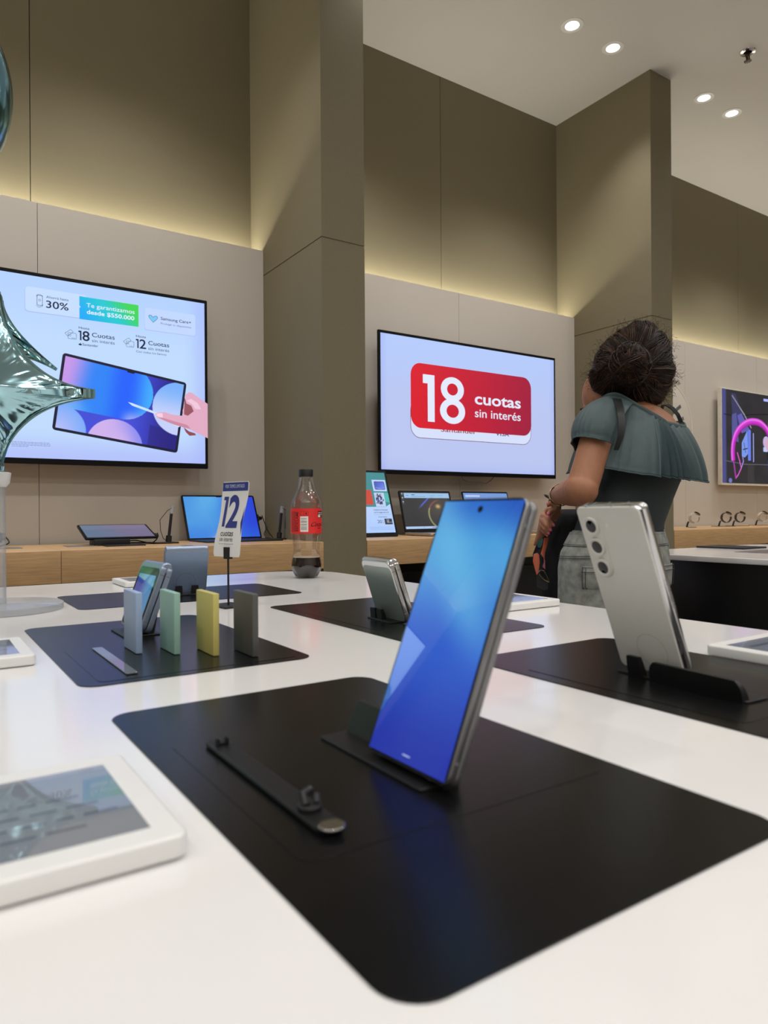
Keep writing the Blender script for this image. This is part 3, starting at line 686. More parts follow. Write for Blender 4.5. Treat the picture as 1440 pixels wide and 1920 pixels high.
    p.poly([(.930, .478), (.938, .450), (.958, .442), (.968, .420), (.944, .400), (.928, .404)], (150, 84, 96), 6)
    p.poly([(.938, .462), (.958, .470), (.985, .455), (1.0, .43), (.975, .43), (.962, .448)], sk3, 6)
    p.poly([(.706, .437), (.722, .434), (.840, .398), (.836, .390), (.722, .424)], (206, 226, 248), 6)
    p.poly([(.822, .386), (.905, .350), (.913, .356), (.840, .392)], (210, 222, 246), 6)
    p.poly([(.812, .398), (.822, .404), (.848, .408), (.880, .400), (.922, .398), (.975, .390), (1.0, .36), (.95, .345), (.915, .353), (.880, .362), (.845, .374), (.820, .382)], sk, 7)
    p.poly([(.822, .386), (.846, .374), (.880, .362), (.915, .353), (.955, .346), (.94, .362), (.885, .374), (.848, .383)], sk2, 8)
    p.poly([(.815, .394), (.820, .401), (.840, .403), (.842, .386), (.824, .386)], (246, 208, 228), 8)
    p.poly([(.925, .352), (.948, .336), (.972, .330), (.978, .322), (.95, .318), (.935, .332)], (150, 70, 80), 6)
    rq = random.Random(3)
    for r in range(4):
        u = .300
        while u < (.424 if r < 3 else .345): l_ = rq.uniform(.004, .012); p.rect(u, .2610 - r * .0052, u + l_, .2632 - r * .0052, (134, 148, 196), 2); u += l_ + .002
tv('wall_screen', 'large lit wall screen advertising a tablet drawn on with a pen', -.198, 1.029, CZ + .1845, CZ + .8855, Yt, .045, M_bezel, .0120, draw_ad)
def draw_18(p, x0, x1, z0, z1):
    p.grid([(x0, z0), (x1, z0), (x1, z1), (x0, z1)], 30, 20, lambda x, y: mixc(mixc((186, 198, 240), (180, 202, 250), smooth(.4, 1, y)), (150, 166, 240), smooth(.93, 1, abs(2 * x - 1)) * .35 + smooth(.08, 0, y) * .3))
    wt = (214, 224, 250); rd = lambda u, v: mixc((218, 22, 40), (160, 28, 62), smooth(2.55, 2.95, u + .25 * (.7 - v)))
    p.ring([(x + 2.49, y + .47) for x, y in rrect(.836, .196, .06, 8)], .003, (110, 60, 96), 1); p.rr(2.0735, .3735, 2.9065, .56, .058, wt, 2)
    p.text('Santander', 2.263, .4115, .021, (140, 24, 44), .24, 3, .01); p.text('VISA', 2.64, .4115, .021, (40, 36, 80), .10, 3, .01)
    # red card, finely gridded with round corners
    pts = [(x + 2.4915, y + .585) for x, y in rrect(.838, .327, .062, 10)]
    n = 30; c0 = (2.4915, .585)
    p.poly(pts, [rd(*q) for q in pts], 4)
    wl = (226, 234, 252)
    p.poly([(2.148, .695), (2.222, .695), (2.222, .457), (2.178, .457), (2.178, .650), (2.148, .650)], wl, 6)
    def oval(cx, cz, rx, rz, hx, hz):
        N = 36
        for i in range(N):
            a0, a1 = 2 * pi * i / N, 2 * pi * (i + 1) / N
            p.poly([(cx + rx * cos(a0), cz + rz * sin(a0)), (cx + rx * cos(a1), cz + rz * sin(a1)), (cx + hx * cos(a1), cz + hz * sin(a1)), (cx + hx * cos(a0), cz + hz * sin(a0))], wl, 6)
    oval(2.3400, .634, .077, .0635, .036, .031); oval(2.3405, .521, .084, .0660, .041, .034)
    p.text('cuotas', 2.492, .572, .0585, wl, .337, 6, .020); p.text('sin interés', 2.492, .502, .044, wl, .336, 6, .008)
tv('wall_screen', 'lit wall screen showing a red card reading 18 cuotas', 1.882, 3.110, CZ + .1855, CZ + .8855, Yt, .06, M_bezel, .0125, draw_18)
def draw_dark(p, x0, x1, z0, z1):
    def bg(x, y):
        c = mixc((36, 36, 40), (52, 50, 54), noise.noise(Vector((x * 9, y * 7, 3))) * .5 + .5); X = x0 + (x1 - x0) * x
        if X < 4.955: c = (74, 76, 132)
        return c
    p.grid([(x0, z0), (x1, z0), (x1, z1), (x0, z1)], 60, 36, bg)
    p.poly([(5.02, .86), (5.08, .86), (5.24, .60), (5.05, .56)], (58, 58, 96), 1); p.poly([(5.03, .70), (5.09, .72), (5.12, .50), (5.03, .52)], (84, 86, 150), 2); p.poly([(5.10, .70), (5.16, .72), (5.27, .60), (5.16, .57)], (96, 92, 176), 2)
    p.poly([(5.16, .40), (5.16, .50), (5.24, .60), (5.245, .42), (5.20, .39)], (120, 150, 232), 2); p.poly([(5.245, .37), (5.285, .37), (5.285, .60), (5.245, .61)], (104, 128, 232), 2)
    p.ring([(5.18, .45), (5.235, .46)], .008, (40, 44, 70), 3, False); p.ring([(5.19, .50), (5.21, .43)], .006, (40, 44, 70), 3, False)
    p.rect(5.315, .36, 5.328, .58, (150, 158, 220), 2); p.ring([(5.04, .84), (5.20, .71), (5.29, .62)], .012, (150, 148, 160), 1, False)
    p.ring([(4.93, .70), (5.1, .69), (5.3, .72), (5.5, .735), (6.1, .74)], .006, (14, 14, 18), 1, False); p.ring([(4.93, .36), (5.2, .34), (5.46, .345), (6.1, .35)], .006, (96, 96, 110), 1, False)
    p.rect(5.47, .835, 5.56, .855, (170, 180, 250), 1); p.rect(5.56, .81, 5.7, .825, (130, 140, 220), 1); p.rect(5.24, .20, 5.33, .34, (56, 54, 58), 1)
    arch = [(5.045, .362), (5.040, .43), (5.052, .50), (5.090, .565), (5.15, .615), (5.24, .655), (5.33, .668), (5.42, .66), (5.50, .625), (5.545, .58), (5.56, .54)]
    sm = []
    for i in range(len(arch) - 1):
        q0, q1, q2, q3 = [Vector(arch[max(0, min(len(arch) - 1, i + o_))]) for o_ in (-1, 0, 1, 2)]
        for k in range(8):
            u = k / 8; sm.append(.5 * (2 * q1 + (q2 - q0) * u + (2 * q0 - 5 * q1 + 4 * q2 - q3) * u * u + (3 * q1 - q0 - 3 * q2 + q3) * u ** 3))
    sm.append(Vector(arch[-1]))
    for i in range(len(sm) - 1):       # round glossy tube: strips from edge to edge
        nr = [Vector((-(sm[min(j + 1, len(sm) - 1)] - sm[max(j - 1, 0)]).y, (sm[min(j + 1, len(sm) - 1)] - sm[max(j - 1, 0)]).x)).normalized() for j in (i, i + 1)]
        for k in range(6):
            e0, e1 = -.027 + .009 * k, -.018 + .009 * k; a_, b_, c_, d_ = sm[i] + nr[0] * e0, sm[i + 1] + nr[1] * e0, sm[i + 1] + nr[1] * e1, sm[i] + nr[0] * e1
            p.poly([tuple(a_), tuple(b_), tuple(c_), tuple(d_)], ((150, 34, 150), (184, 44, 180), (204, 52, 198), (218, 70, 214), (238, 128, 240), (206, 70, 206))[k], 4)
    p.ring([(5.045, .37), (5.06, .31), (5.075, .24)], .018, (150, 60, 150), 4, False); p.ring([(5.10, .42), (5.13, .36), (5.15, .31), (5.11, .26), (5.078, .235)], .012, (206, 90, 190), 4, False); p.ring([(5.17, .40), (5.18, .36), (5.15, .31)], .01, (170, 140, 230), 4, False)
    p.disc(5.005, .215, .022, .018, (110, 116, 190), 4)
    # the person blowing the tube, cut by the screen picture
    p.disc(5.60, .655, .07, .075, (206, 160, 150), 6); p.poly([(5.56, .70), (5.60, .75), (5.70, .74), (5.70, .56), (5.64, .60), (5.62, .68)], (26, 20, 24), 7)
    p.disc(5.50, .52, .045, .045, (196, 176, 220), 6); p.disc(5.53, .50, .04, .05, (214, 170, 190), 7); p.rect(5.46, .445, 5.52, .48, (190, 200, 250), 6)
    p.poly([(5.52, .47), (5.60, .55), (5.78, .55), (5.84, .38), (5.52, .38)], (16, 14, 20), 6); p.poly([(5.525, .385), (5.535, .19), (5.85, .19), (5.84, .385)], (30, 104, 196), 6)
tv('wall_screen', 'wall screen with pale frame showing a magenta tube on dark', 4.895, 6.125, CZ + .181, CZ + .893, 2.912, .045, mat('pale_frame', (226, 220, 206), .4), .0085, draw_dark, None, .03)
def draw_green(p, x0, x1, z0, z1):
    def bg(x, y):
        n = noise.noise(Vector((x * 70, y * 24, 1))); c = mixc((150, 200, 236), (196, 224, 240), y)
        if y < .55 + .12 * noise.noise(Vector((x * 9, 0, 0))): c = mixc((60, 120, 84), (150, 196, 150), .5 + .9 * n)
        return c
    p.grid([(x0, z0), (x1, z0), (x1, z1), (x0, z1)], 120, 60, bg)
tv('wall_screen', 'lit wall screen showing a green meadow, left of the tablet advert', -1.622, -.394, CZ + .1845, CZ + .8855, Yt, .045, M_bezel, .0085, draw_green, attr_mat('bright_display', 2.6, .28))

# cable loop hanging below the 18 screen
a = MB(); a.tube([(2.431, 2.90, CZ + .19), (2.445, 2.905, CZ + .172), (2.48, 2.91, CZ + .158), (2.524, 2.91, CZ + .1545), (2.57, 2.91, CZ + .156), (2.615, 2.91, CZ + .152), (2.645, 2.905, CZ + .168), (2.665, 2.90, CZ + .19)], .003, 8)
tag(a.build('power_cable', M_grey), 'thin cable looping below the 18 cuotas screen', 'cable')

# round clock on the panel
t = thing('wall_clock', 'large pale round clock on the wall, half behind the woman', 'clock', (4.278, Yp, CZ + .565))
M_frost = mat('frosted_disc', (206, 198, 186), .5, var=.01)
a = MB(); a.M = Matrix.Rotation(pi / 2, 4, 'X'); a.lathe([(0, .338), (.006, .339), (.007, .336), (.007, .0001)], 96); a.build('face', M_frost, t)
a = MB(); a.M = Matrix.Rotation(pi / 2, 4, 'X'); a.lathe([(.0065, .330), (.0085, .331), (.0085, .338), (.0065, .339)], 96); a.build('rim', mat('clock_rim', (226, 220, 210), .4), t)
p = Pic(lambda u, v, d: (u - 4.278, -.0074 - d, v - .565), .0003); g = (98, 98, 102)
p.ring([(4.385, .672), (4.470, .722)], .024, g, 1, False); p.ring([(4.462, .626), (4.502, .640)], .026, (118, 118, 124), 1, False)
for k in range(12):
    a_ = k * pi / 6
    if k in (0, 1, 2): continue
    p.ring([(4.278 + .20 * cos(a_), .565 + .20 * sin(a_)), (4.278 + .25 * cos(a_), .565 + .25 * sin(a_))], .024, g, 1, False)
p.ring(ring_pts(4.572, .562, .0105, 20), .004, (196, 96, 84), 1); p.rect(4.569, .556, 4.5745, .568, (196, 96, 84), 1); p.disc(4.603, .562, .003, .003, (110, 106, 104), 1, 10)
p.build('markings', M_print, t)

# ------------------------------------------------------------------ devices on the shelves
def blue_wall(x, y):
    c = mixc((70, 150, 226), (34, 66, 214), smooth(.35, .95, x)); c = mixc(c, (104, 186, 236), .6 * smooth(.30, 0, abs(x - y * .25 - .1)) * smooth(.2, 1, y))
    return mixc(c, (40, 110, 220), smooth(.4, 0, y) * .5)
def flat_screen(t, W, H, m, fn, b, T=.008, nu=24, nv=18, r=.008):
    half('display', t, W, H, 0, T, r, .0015, m)
    p = Pic(lambda u, v, d: (u, -.0003 - d, v), .00015); p.grid([(b, b), (W - b, b), (W - b, H - b), (b, H - b)], nu, nv, fn); return p
# slate tablet lying flat on its low stand
t = thing('tablet', 'slim dark tablet lying almost flat on a black block on the shelf', 'tablet', M=face_matrix(.5117, 2.6751, CZ - .0864, 0, radians(74)))
p = flat_screen(t, .254, .166, M_bezel, lambda x, y: mixc((84, 110, 142), (108, 102, 140), smooth(.2, .8, x + .2 * y)), .008); p.build('screen', M_scr_gloss, t)
a = MB(); a.box(.2535, .262, .002, .010, .02, .05); a.build('plug', M_black, t)
t = thing('tablet_stand', 'black block stand under the flat dark tablet', 'stand', (.600, 2.70, ST), 0)
a = MB(); a.slab(0, .0, .125, .085, .001, .0235, .004, .002, 4); a.build('block', M_black, t)
a = MB(); a.slab(.03, -.075, .135, .085, 0, .004, .003, .001, 4); a.build('base_plate', M_black, t)
a = MB(); a.slab(-.10, .0, .10, .10, 0, .002, .003, .0006, 4); a.build('sensor_pad', M_grey, t)
t = thing('tablet', 'dark tablet cut by the left photo edge on the oak shelf', 'tablet', M=face_matrix(.055, 2.70, CZ - .088, 0, radians(70)))
p = flat_screen(t, .20, .13, M_bezel, lambda x, y: mixc((40, 44, 60), (60, 62, 92), x), .006); p.disc(.165, .10, .008, .012, (66, 70, 130), 1); p.disc(.17, .05, .012, .008, (60, 66, 150), 1); p.build('screen', M_scr_gloss, t)
a = MB(); a.box(.1995, .212, .002, .012, .03, .075); a.build('plug', M_black, t)
t = thing('tablet_stand', 'small black block stand below the tablet at the left edge', 'stand', (.15, 2.72, ST))
MB().slab(0, 0, .08, .07, 0, .024, .004, .002, 4).build('block', M_black, t)
MB().slab(.105, -.02, .11, .10, 0, .002, .003, .0006, 4).build('sensor_pad', M_grey, t)
def cable(label, pts, r=.0022):
    a = MB(); P = [Vector(q) for q in pts]; out = []
    for i in range(len(P) - 1):
        p0, p1, p2, p3 = P[max(i - 1, 0)], P[i], P[i + 1], P[min(i + 2, len(P) - 1)]
        for k in range(6):
            s = k / 6; out.append(.5 * ((2 * p1) + (-p0 + p2) * s + (2 * p0 - 5 * p1 + 4 * p2 - p3) * s * s + (-p0 + 3 * p1 - 3 * p2 + p3) * s ** 3))
    out.append(P[-1]); a.tube(out, r, 6); return tag(a.build('security_cable', M_black), label, 'cable')
cable('black cable from the flat tablet to the left pen stand', [(.7775, 2.722, CZ - .074), (.782, 2.73, CZ - .090), (.76, 2.74, ST + .003), (.70, 2.75, ST + .014), (.672, 2.78, ST + .004), (.72, 2.80, ST + .003), (.78, 2.76, ST + .003)])
cable('black cable hanging from the tablet at the left edge', [(.264, 2.72, CZ - .075), (.275, 2.71, CZ - .095), (.25, 2.68, ST + .010), (.20, 2.62, ST + .003), (.06, 2.61, ST + .003)])
def pen_stand(x, y, lab, cdir, bx=-.015, bw=.10):
    t = thing('pen_stand', lab, 'pen holder', (x, y, ST), 0, 'pen stands on the shelf')
    MB().slab(bx, 0, bw, .055, 0, .006, .012, .002, 6).build('base', M_black, t)
    a = MB(); a.tube([(.0, 0, .006), (.002, 0, .03)], .011, 14); a.build('socket', M_black, t)
    MB().tube([(.002, 0, .028), (.012, 0, .115)], .0056, 12).build('pen', M_black, t)
    MB().tube([(.0119, 0, .112), (.0135, 0, .126), (.0155, 0, .142)], [.0078, .0082, .0082], 14).build('cap', M_acryl, t)
    P = [(.0145, 0, .136), (.0145 + .018 * cdir, .0, .125), (.0 + .032 * cdir, .0, .09), (.03 * cdir, 0, .05), (.045 * cdir if cdir > 0 else -.02, 0, .02), (.06 * cdir if cdir > 0 else -.004, .0, .008)]
    MB().tube(P, .0013, 6).build('tether', M_black, t)
pen_stand(.815, 2.705, 'black pen stand with clear tip beside the flat tablet', -1)
pen_stand(1.303, 2.76, 'black pen stand with clear tip between laptop and column', 1, 0, .054)
# tablet with keyboard showing blue
t = thing('laptop', 'tablet laptop with bright blue screen behind the 12 card', 'laptop', M=face_matrix(.9415, 2.856, CZ - .1095, 0, radians(26.4)))
p = flat_screen(t, .3266, .2086, M_bezel, blue_wall, .0075); p.poly([(.150, .2012), (.176, .2012), (.172, .198), (.154, .198)], (8, 8, 12), 1)
p.build('screen', M_scr_gloss, t)
a = MB(); a.box(.3266, .332, .001, .008, .085, .115); a.tube([(.332, .005, .10), (.345, .01, .10)], .008, 10); a.build('plug', M_black, t)
t2 = MB(); t2.slab(.9415 + .163, 2.745, .327, .215, ST + .0, ST + .006, .010, .002, 6); o = t2.build('keyboard', M_black); o.parent = t; o.matrix_parent_inverse = t.matrix_world.inverted()
cable('black cable from the blue laptop to the pen stand by the column', [(1.287, 2.90, CZ - .012), (1.293, 2.88, CZ - .05), (1.30, 2.86, CZ - .085), (1.312, 2.84, ST + .004), (1.29, 2.82, ST + .004), (1.27, 2.84, ST + .02), (1.30, 2.87, CZ - .06)])
# portrait advert tablet beside the column
t = thing('advert_display', 'upright lit advert display leaning on the shelf right of the column', 'display', M=face_matrix(1.668, 2.692, CZ - .1135, 0, radians(18.6)))
W, H = .2086, .3266
p = flat_screen(t, W, H, M_bezel, lambda x, y: mixc((190, 216, 250), (170, 200, 250), smooth(.3, 0, y)), .0, r=.006)
p.V = []; p.F = []; p.col = []
b = .011; p.grid([(b, .020), (W - b, .020), (W - b, H - b), (b, H - b)], 4, 8, lambda x, y: mixc((168, 200, 250), (196, 214, 244), y))
p.poly([(b, .145), (W - b - .028, .145), (W - b, .160), (W - b, H - b), (b, H - b)], (46, 134, 140), 1); p.poly([(W - .055, .175), (W - b, .165), (W - b, .215), (W - .055, .215)], (72, 178, 170), 2)
p.rect(.018, .155, .105, .228, (200, 62, 44), 2);
p.rect(.118, .222, W - b - .004, .279, (186, 206, 248), 3); p.rr(.128, .230, .186, .271, .006, (30, 40, 110), 4); p.rr(.131, .233, .183, .268, .004, (92, 122, 214), 5); p.poly([(.131, .268), (.131, .245), (.150, .233), (.183, .233), (.183, .268)], [(60, 80, 180), (70, 90, 190), (150, 176, 240), (110, 140, 230), (80, 110, 220)], 6)
p.rect(.117, .146, .172, .215, (186, 206, 240), 3)
rn = random.Random(5)
for k in range(46): u = rn.uniform(.121, .160); v = rn.uniform(.149, .204); s = rn.uniform(.003, .010); p.rect(u, v, u + s, v + s * 1.2, rn.choice([(40, 44, 96), (70, 90, 180), (190, 190, 220), (96, 50, 54), (226, 226, 240), (24, 26, 48)]), 4)
p.text('Celebrá la Navidad', .098, .127, .0065, (30, 44, 80), .078, 3, .01); p.text('con la magia de la IA', .098, .115, .0065, (30, 44, 80), .082, 3, .01)
p.rect(.098, .1065, W - .014, .1078, (140, 164, 210), 3); p.rect(.118, .094, .165, .0965, (90, 110, 160), 3)
p.text('20', .108, .066, .0145, (26, 34, 62), .024, 3); p.text('%', .136, .075, .006, (26, 34, 62), None, 3); p.text('OFF', .136, .066, .004, (26, 34, 62), None, 3)
p.rect(.148, .059, .190, .087, (18, 24, 50), 3); p.text('12', .161, .068, .010, (230, 234, 246), .011, 4, .02); p.text('cuotas', .174, .068, .004, (220, 226, 246), .014, 4); p.text('Hasta', .160, .081, .0034, (220, 226, 246), .014, 4)
for k in range(3): p.rect(.06, .034 + k * .006, W - .02, .0355 + k * .006, (140, 168, 226), 3)
p.build('screen', M_scr, t)
a = MB(); a.box(W * .3, W * .7, .010, .060, .0, .006); a.build('easel_foot', M_black, t)
def laptop(label, x, y, fn, extra=None, W=.325, H=.212, tilt=.28):
    t = thing('laptop', label, 'laptop', (x, y, ST), 0)
    m = Matrix.Translation((0, 0, .016)) @ Matrix.Rotation(-tilt, 4, 'X')
    a = MB(); a.M = m @ XZ; a.slab(W / 2, H / 2, W, H, 0, .006, .008, .0015, 6); o = a.build('display_lid', M_bezel, t)
    p = Pic(lambda u, v, d: m @ Vector((u, -.0003 - d, v)), .00015); fn(p, W, H); p.build('screen', M_scr, o)
    a = MB(); a.slab(W / 2, -.098, W, .212, .003, .0145, .010, .003, 6); o = a.build('keyboard_base', M_silver, t)
    a = MB()
    for r in range(6):
        for k in range(14): a.box(.018 + k * .0208, .036 + k * .0208, -.028 - r * .0145, -.016 - r * .0145, .0145, .0156)
    a.build('keys', M_black, o)
    a = MB(); a.slab(W / 2, -.165, .11, .065, .0143, .0148, .004, 0, 4); a.build('touchpad', M_grey, o)
    a = MB(); [a.box(u - .008, u + .008, v - .004, v + .004, 0, .0035) for u in (.03, W - .03) for v in (-.19, -.02)]; a.build('feet', M_black, t)
    a = MB(); [a.box(u, u + .012, -.2046, -.2036, .006, .0105) for u in (.016, .036, .056)]; a.build('ports', M_black, o)
M_silver = mat('silver_laptop', (196, 186, 172), .3, metal=.7)
def desk(p, W, H):
    b = .009
    def f(x, y):
        c = mixc((26, 27, 30), (64, 60, 54), smooth(.6, 0, math.hypot(x - .75, (y - .55) * .8))); X, Y_ = x * 1.53, y
        d = math.hypot(X - 1.20, Y_ - .36)
        if Y_ > .02: c = mixc(c, (176, 176, 120) if Y_ < .55 else (150, 74, 66), smooth(.035, 0, abs(d - .42)) * smooth(1.22, 1.0, X) * .95)
        c = mixc(c, (70, 96, 220), smooth(.05, 0, abs((Y_ - .74) - (X - .72) * .85)) * smooth(.28, .1, abs(X - .72)))
        return mixc(c, (226, 184, 110), smooth(.13, .0, math.hypot(X - 1.10, (Y_ - .60) * 1.3)) * .9)
    p.grid([(b, b + .012), (W - b, b + .012), (W - b, H - b), (b, H - b)], 70, 46, f)
    p.rect(.030, H - .038, W - .012, H - .012, (150, 190, 226), 1); p.rect(.042, H - .026, .056, H - .0235, (60, 90, 150), 2); p.rect(.075, H - .023, .095, H - .0195, (40, 70, 150), 2); p.rect(.075, H - .031, .16, H - .0295, (90, 120, 170), 2)
    p.rect(.19, H - .025, .225, H - .0235, (110, 140, 180), 2); p.rect(.19, H - .034, .21, H - .0325, (110, 140, 180), 2); p.rect(.24, H - .025, .27, H - .0235, (110, 140, 180), 2)
    p.rect(b, b + .006, W - b, b + .018, (168, 196, 232), 1); p.disc(.12, b + .012, .002, .002, (60, 90, 170), 2); p.rect(.17, b + .0105, .20, b + .0135, (96, 110, 150), 2)
    for k in range(3): p.disc(.019, H - .016 - k * .021, .005, .0045, (150, 160, 176), 1); p.rect(.014, H - .026 - k * .021, .024, H - .0245 - k * .021, (110, 116, 126), 1)
laptop('silver laptop with dark desktop screen beside the advert display', 1.992, 2.80, desk)
def desk2(p, W, H): p.grid([(.008, .014), (W - .008, .014), (W - .008, H - .009), (.008, H - .009)], 12, 10, lambda x, y: mixc((70, 120, 190), (110, 150, 214), y)); p.rect(.02, H - .03, .12, H - .02, (180, 200, 236), 1)
laptop('silver laptop with blue screen, mostly behind the large front phone', 2.388, 2.79, desk2)
# watches on ring stands
M_wband = mat('cream_watch_band', (214, 206, 190), .4); M_gband = mat('dark_watch_band', (30, 30, 30), .35)
M_chrome = mat('dark_chrome', (70, 70, 72), .12, metal=1)
for i, (x, y, band, lab) in enumerate(((4.285, 2.74, M_wband, 'cream banded watch alone on its ring, nearest the column'), (4.655, 2.74, M_gband, 'dark watch on a ring, left of the close pair'), (4.828, 2.74, M_gband, 'dark watch on a ring, right of the close pair'), (5.125, 2.74, M_wband, 'cream banded watch at the right photo edge'))):
    t = thing('smart_watch', lab, 'watch', (x, y, CZ - .0545), -radians(30), 'watches on the shelf')
    R0 = .034
    def arc(a0, a1, r0, r1, wy, m, nm, n=26):
        rings = []
        for k in range(n + 1):
            a_ = radians(a0 + (a1 - a0) * k / n); rings.append([(r * cos(a_), yy, r * sin(a_)) for r, yy in ((r0, -wy), (r1, -wy), (r1, wy), (r0, wy))])
        a = MB(); a.loft(rings); return a.build(nm, m, t)
    arc(62, 372, R0 - .0015, R0 + .0015, .010, band, 'band'); arc(150, 262, R0 - .006, R0 - .0016, .007, M_black, 'cradle')
    a = MB(); a.M = Matrix.Rotation(radians(-57), 4, 'Y') @ Matrix.Translation((R0 - .002, 0, 0)) @ Matrix.Rotation(pi / 2, 4, 'Y'); a.lathe([(0, .0195), (.002, .0205), (.007, .0205), (.0085, .0185), (.0086, .0001)], 32); a.build('case', M_chrome, t)
    a = MB(); a.M = Matrix.Rotation(radians(-57), 4, 'Y') @ Matrix.Translation((R0 + .0066, 0, 0)) @ Matrix.Rotation(pi / 2, 4, 'Y'); a.lathe([(0, .0175), (.0007, .017), (.0008, .0001)], 28); a.build('face', M_glass_b, t)
    s = thing('watch_stand', ['black ring stand under the watch nearest the column', 'black ring stand under the left watch of the pair', 'black ring stand under the right watch of the pair', 'black ring stand under the watch at the right edge'][i], 'watch stand', (x, y, ST), -radians(30), 'watch stands')
    zc = CZ - .0545 - ST
    MB().tube([(-.052, 0, .002), (-.044, 0, zc - .030), (-.0385, 0, zc - .0225)], [.006, .0055, .005], 12).build('arm', M_black, s)
    MB().slab(-.02, .0, .15 if i != 0 else .05, .06, 0, .003, .012, .001, 6).build('base', M_black, s)
cable('black coiled cable by the watch at the right photo edge', [(5.20, 2.70, ST + .004), (5.24, 2.72, ST + .016), (5.29, 2.70, ST + .006), (5.34, 2.72, ST + .014), (5.45, 2.71, ST + .004)], .005)
# second table's items
t = thing('tablet_tray', 'thin black tray lying on the far white table', 'tray', (2.58, 1.50, TZ), radians(0))
MB().slab(0, 0, .16, .19, 0, .006, .008, .001, 6).build('tray', M_black, t)
M_gpad = mat('grey_pad', (118, 110, 100), .3)
t = thing('display_mat', 'flat grey display mat on the far white table', 'display pad', (2.55, 1.17, TZ)); MB().slab(0, 0, .44, .36, 0, .0008, .017, .0003, 8).build('mat', M_gpad, t)
t = thing('tablet', 'dark tablet lying on the grey mat at the right photo edge', 'tablet', (2.70, 1.26, TZ + .001)); MB().slab(0, 0, .24, .15, 0, .007, .008, .0015, 6).build('body', M_black, t)

# ------------------------------------------------------------------ woman with her back to the lens
PX, PY = 1.6913, 1.2998
M_skin = mat('brown_skin', (172, 118, 88), .5, var=.05, scale=60, spec=.4, bump=.05, bscale=300)
M_hair = mat('dark_brown_hair', (34, 23, 17), .5, var=.35, scale=80, spec=.18)
M_hair2 = mat('brown_hair_strands', (70, 48, 33), .48, var=.3, scale=60, spec=.25)
M_blouse = mat('grey_teal_jersey', (74, 92, 94), .62, var=.06, scale=60, bump=.1, bscale=700)
M_bodice = mat('dark_teal_bodice', (40, 52, 54), .62, var=.06, scale=60, bump=.1, bscale=700)
M_denim = mat('grey_denim', (150, 152, 146), .85, var=.30, scale=46, bump=.3, bscale=900)
M_stitch = mat('denim_stitching', (62, 64, 66), .9)
M_strap = mat('black_webbing', (22, 23, 24), .6, bump=.2, bscale=600)
woman = thing('person', 'woman with dark curly bun, grey teal ruffle top and grey jeans, back turned', 'person', (PX, PY, 0), -YAW)
Lv, Fv = Vector((-.87, -.5, 0)), Vector((-.5, .87, 0))
def wv(px, py, y):      # a measured direction from the lens, taken to depth y of the person's own frame
    d = 2.02 + y; return Vector(((px - 720) / 1326.67 * d - .685, y, CZ + (963 - py) / 1326.67 * d))
def ring_e(cx, cy, z, a_, b_, n=40, tl=0, tf=0): return [Vector((cx, cy, z)) + Lv * (a_ * cos(2 * pi * i / n)) + Fv * (b_ * sin(2 * pi * i / n)) + Vector((0, 0, tl * cos(2 * pi * i / n) + tf * sin(2 * pi * i / n))) for i in range(n)]
def remeshed(a, name, m, parent, voxel=.005, it=6, fac=.5):
    bmesh.ops.recalc_face_normals(a.bm, faces=a.bm.faces)
    me = bpy.data.meshes.new('tmp'); a.bm.to_mesh(me); a.bm.free(); o = bpy.data.objects.new('tmp', me); C.objects.link(o)
    md = o.modifiers.new('r', 'REMESH'); md.mode = 'VOXEL'; md.voxel_size = voxel; md.use_smooth_shade = True
    ms = o.modifiers.new('s', 'SMOOTH'); ms.iterations = it; ms.factor = fac
    dg = bpy.context.evaluated_depsgraph_get(); me2 = bpy.data.meshes.new_from_object(o.evaluated_get(dg)); bpy.data.objects.remove(o)
    me2.name = name; me2.materials.clear(); me2.materials.append(m)
    for p_ in me2.polygons: p_.use_smooth = True
    r = bpy.data.objects.new(name, me2); C.objects.link(r); r.parent = parent; return r
# head frame
hf = Vector((-.60, .42, -.68)).normalized(); hu = (Vector((.0, 0, 1)) - hf * hf.z).normalized(); hr = hf.cross(hu)
hc = Vector((-.006, .052, 1.412))
HM = Matrix((hf, hr, hu)).transposed()      # local (forward, right, up) -> person space
def hp(f_, r_, u_): return hc + hf * f_ + hr * r_ + hu * u_
B = MB()
TOR = [(-.029, 0, .84, .160, .112), (-.027, 0, .95, .158, .114), (-.012, 0, 1.02, .130, .096), (.018, 0, 1.10, .130, .094), (.044, 0, 1.17, .136, .094), (.046, .004, 1.25, .145, .092), (.046, .006, 1.305, .150, .076), (.046, .008, 1.338, .118, .062), (.044, .012, 1.362, .066, .05)]
B.loft([ring_e(*q) for q in TOR])
B.tube([(.046, .010, 1.32), (.038, .016, 1.37), (.024, .028, 1.41), (.006, .036, 1.45)], [.056, .051, .049, .05], 20)
B.ball(hc, (.100, .074, .092), 32, 24, HM, lambda d: 1 - .05 * smooth(.2, 1, d.x) * smooth(.1, -.6, d.z))
B.ball(hp(.040, 0, -.070), (.055, .052, .050), 20, 14, HM); B.ball(hp(.076, 0, -.095), (.020, .026, .018), 14, 10, HM)
B.tube([hp(.088, 0, .012), hp(.098, 0, -.012), hp(.110, 0, -.030)], [.008, .010, .013], 12); B.ball(hp(.100, .011, -.033), .008, 10, 8); B.ball(hp(.100, -.011, -.033), .008, 10, 8)
B.ball(hp(.092, 0, -.058), (.009, .024, .006), 14, 8, HM); B.ball(hp(.090, 0, -.068), (.009, .021, .007), 14, 8, HM)
B.tube([hp(.086, -.040, .020), hp(.094, -.02, .024), hp(.096, 0, .020), hp(.094, .02, .024), hp(.086, .040, .020)], .007, 10)
for s in (-1, 1): B.ball(hp(-.005, .076 * s, -.012), (.018, .008, .030), 14, 10, HM)
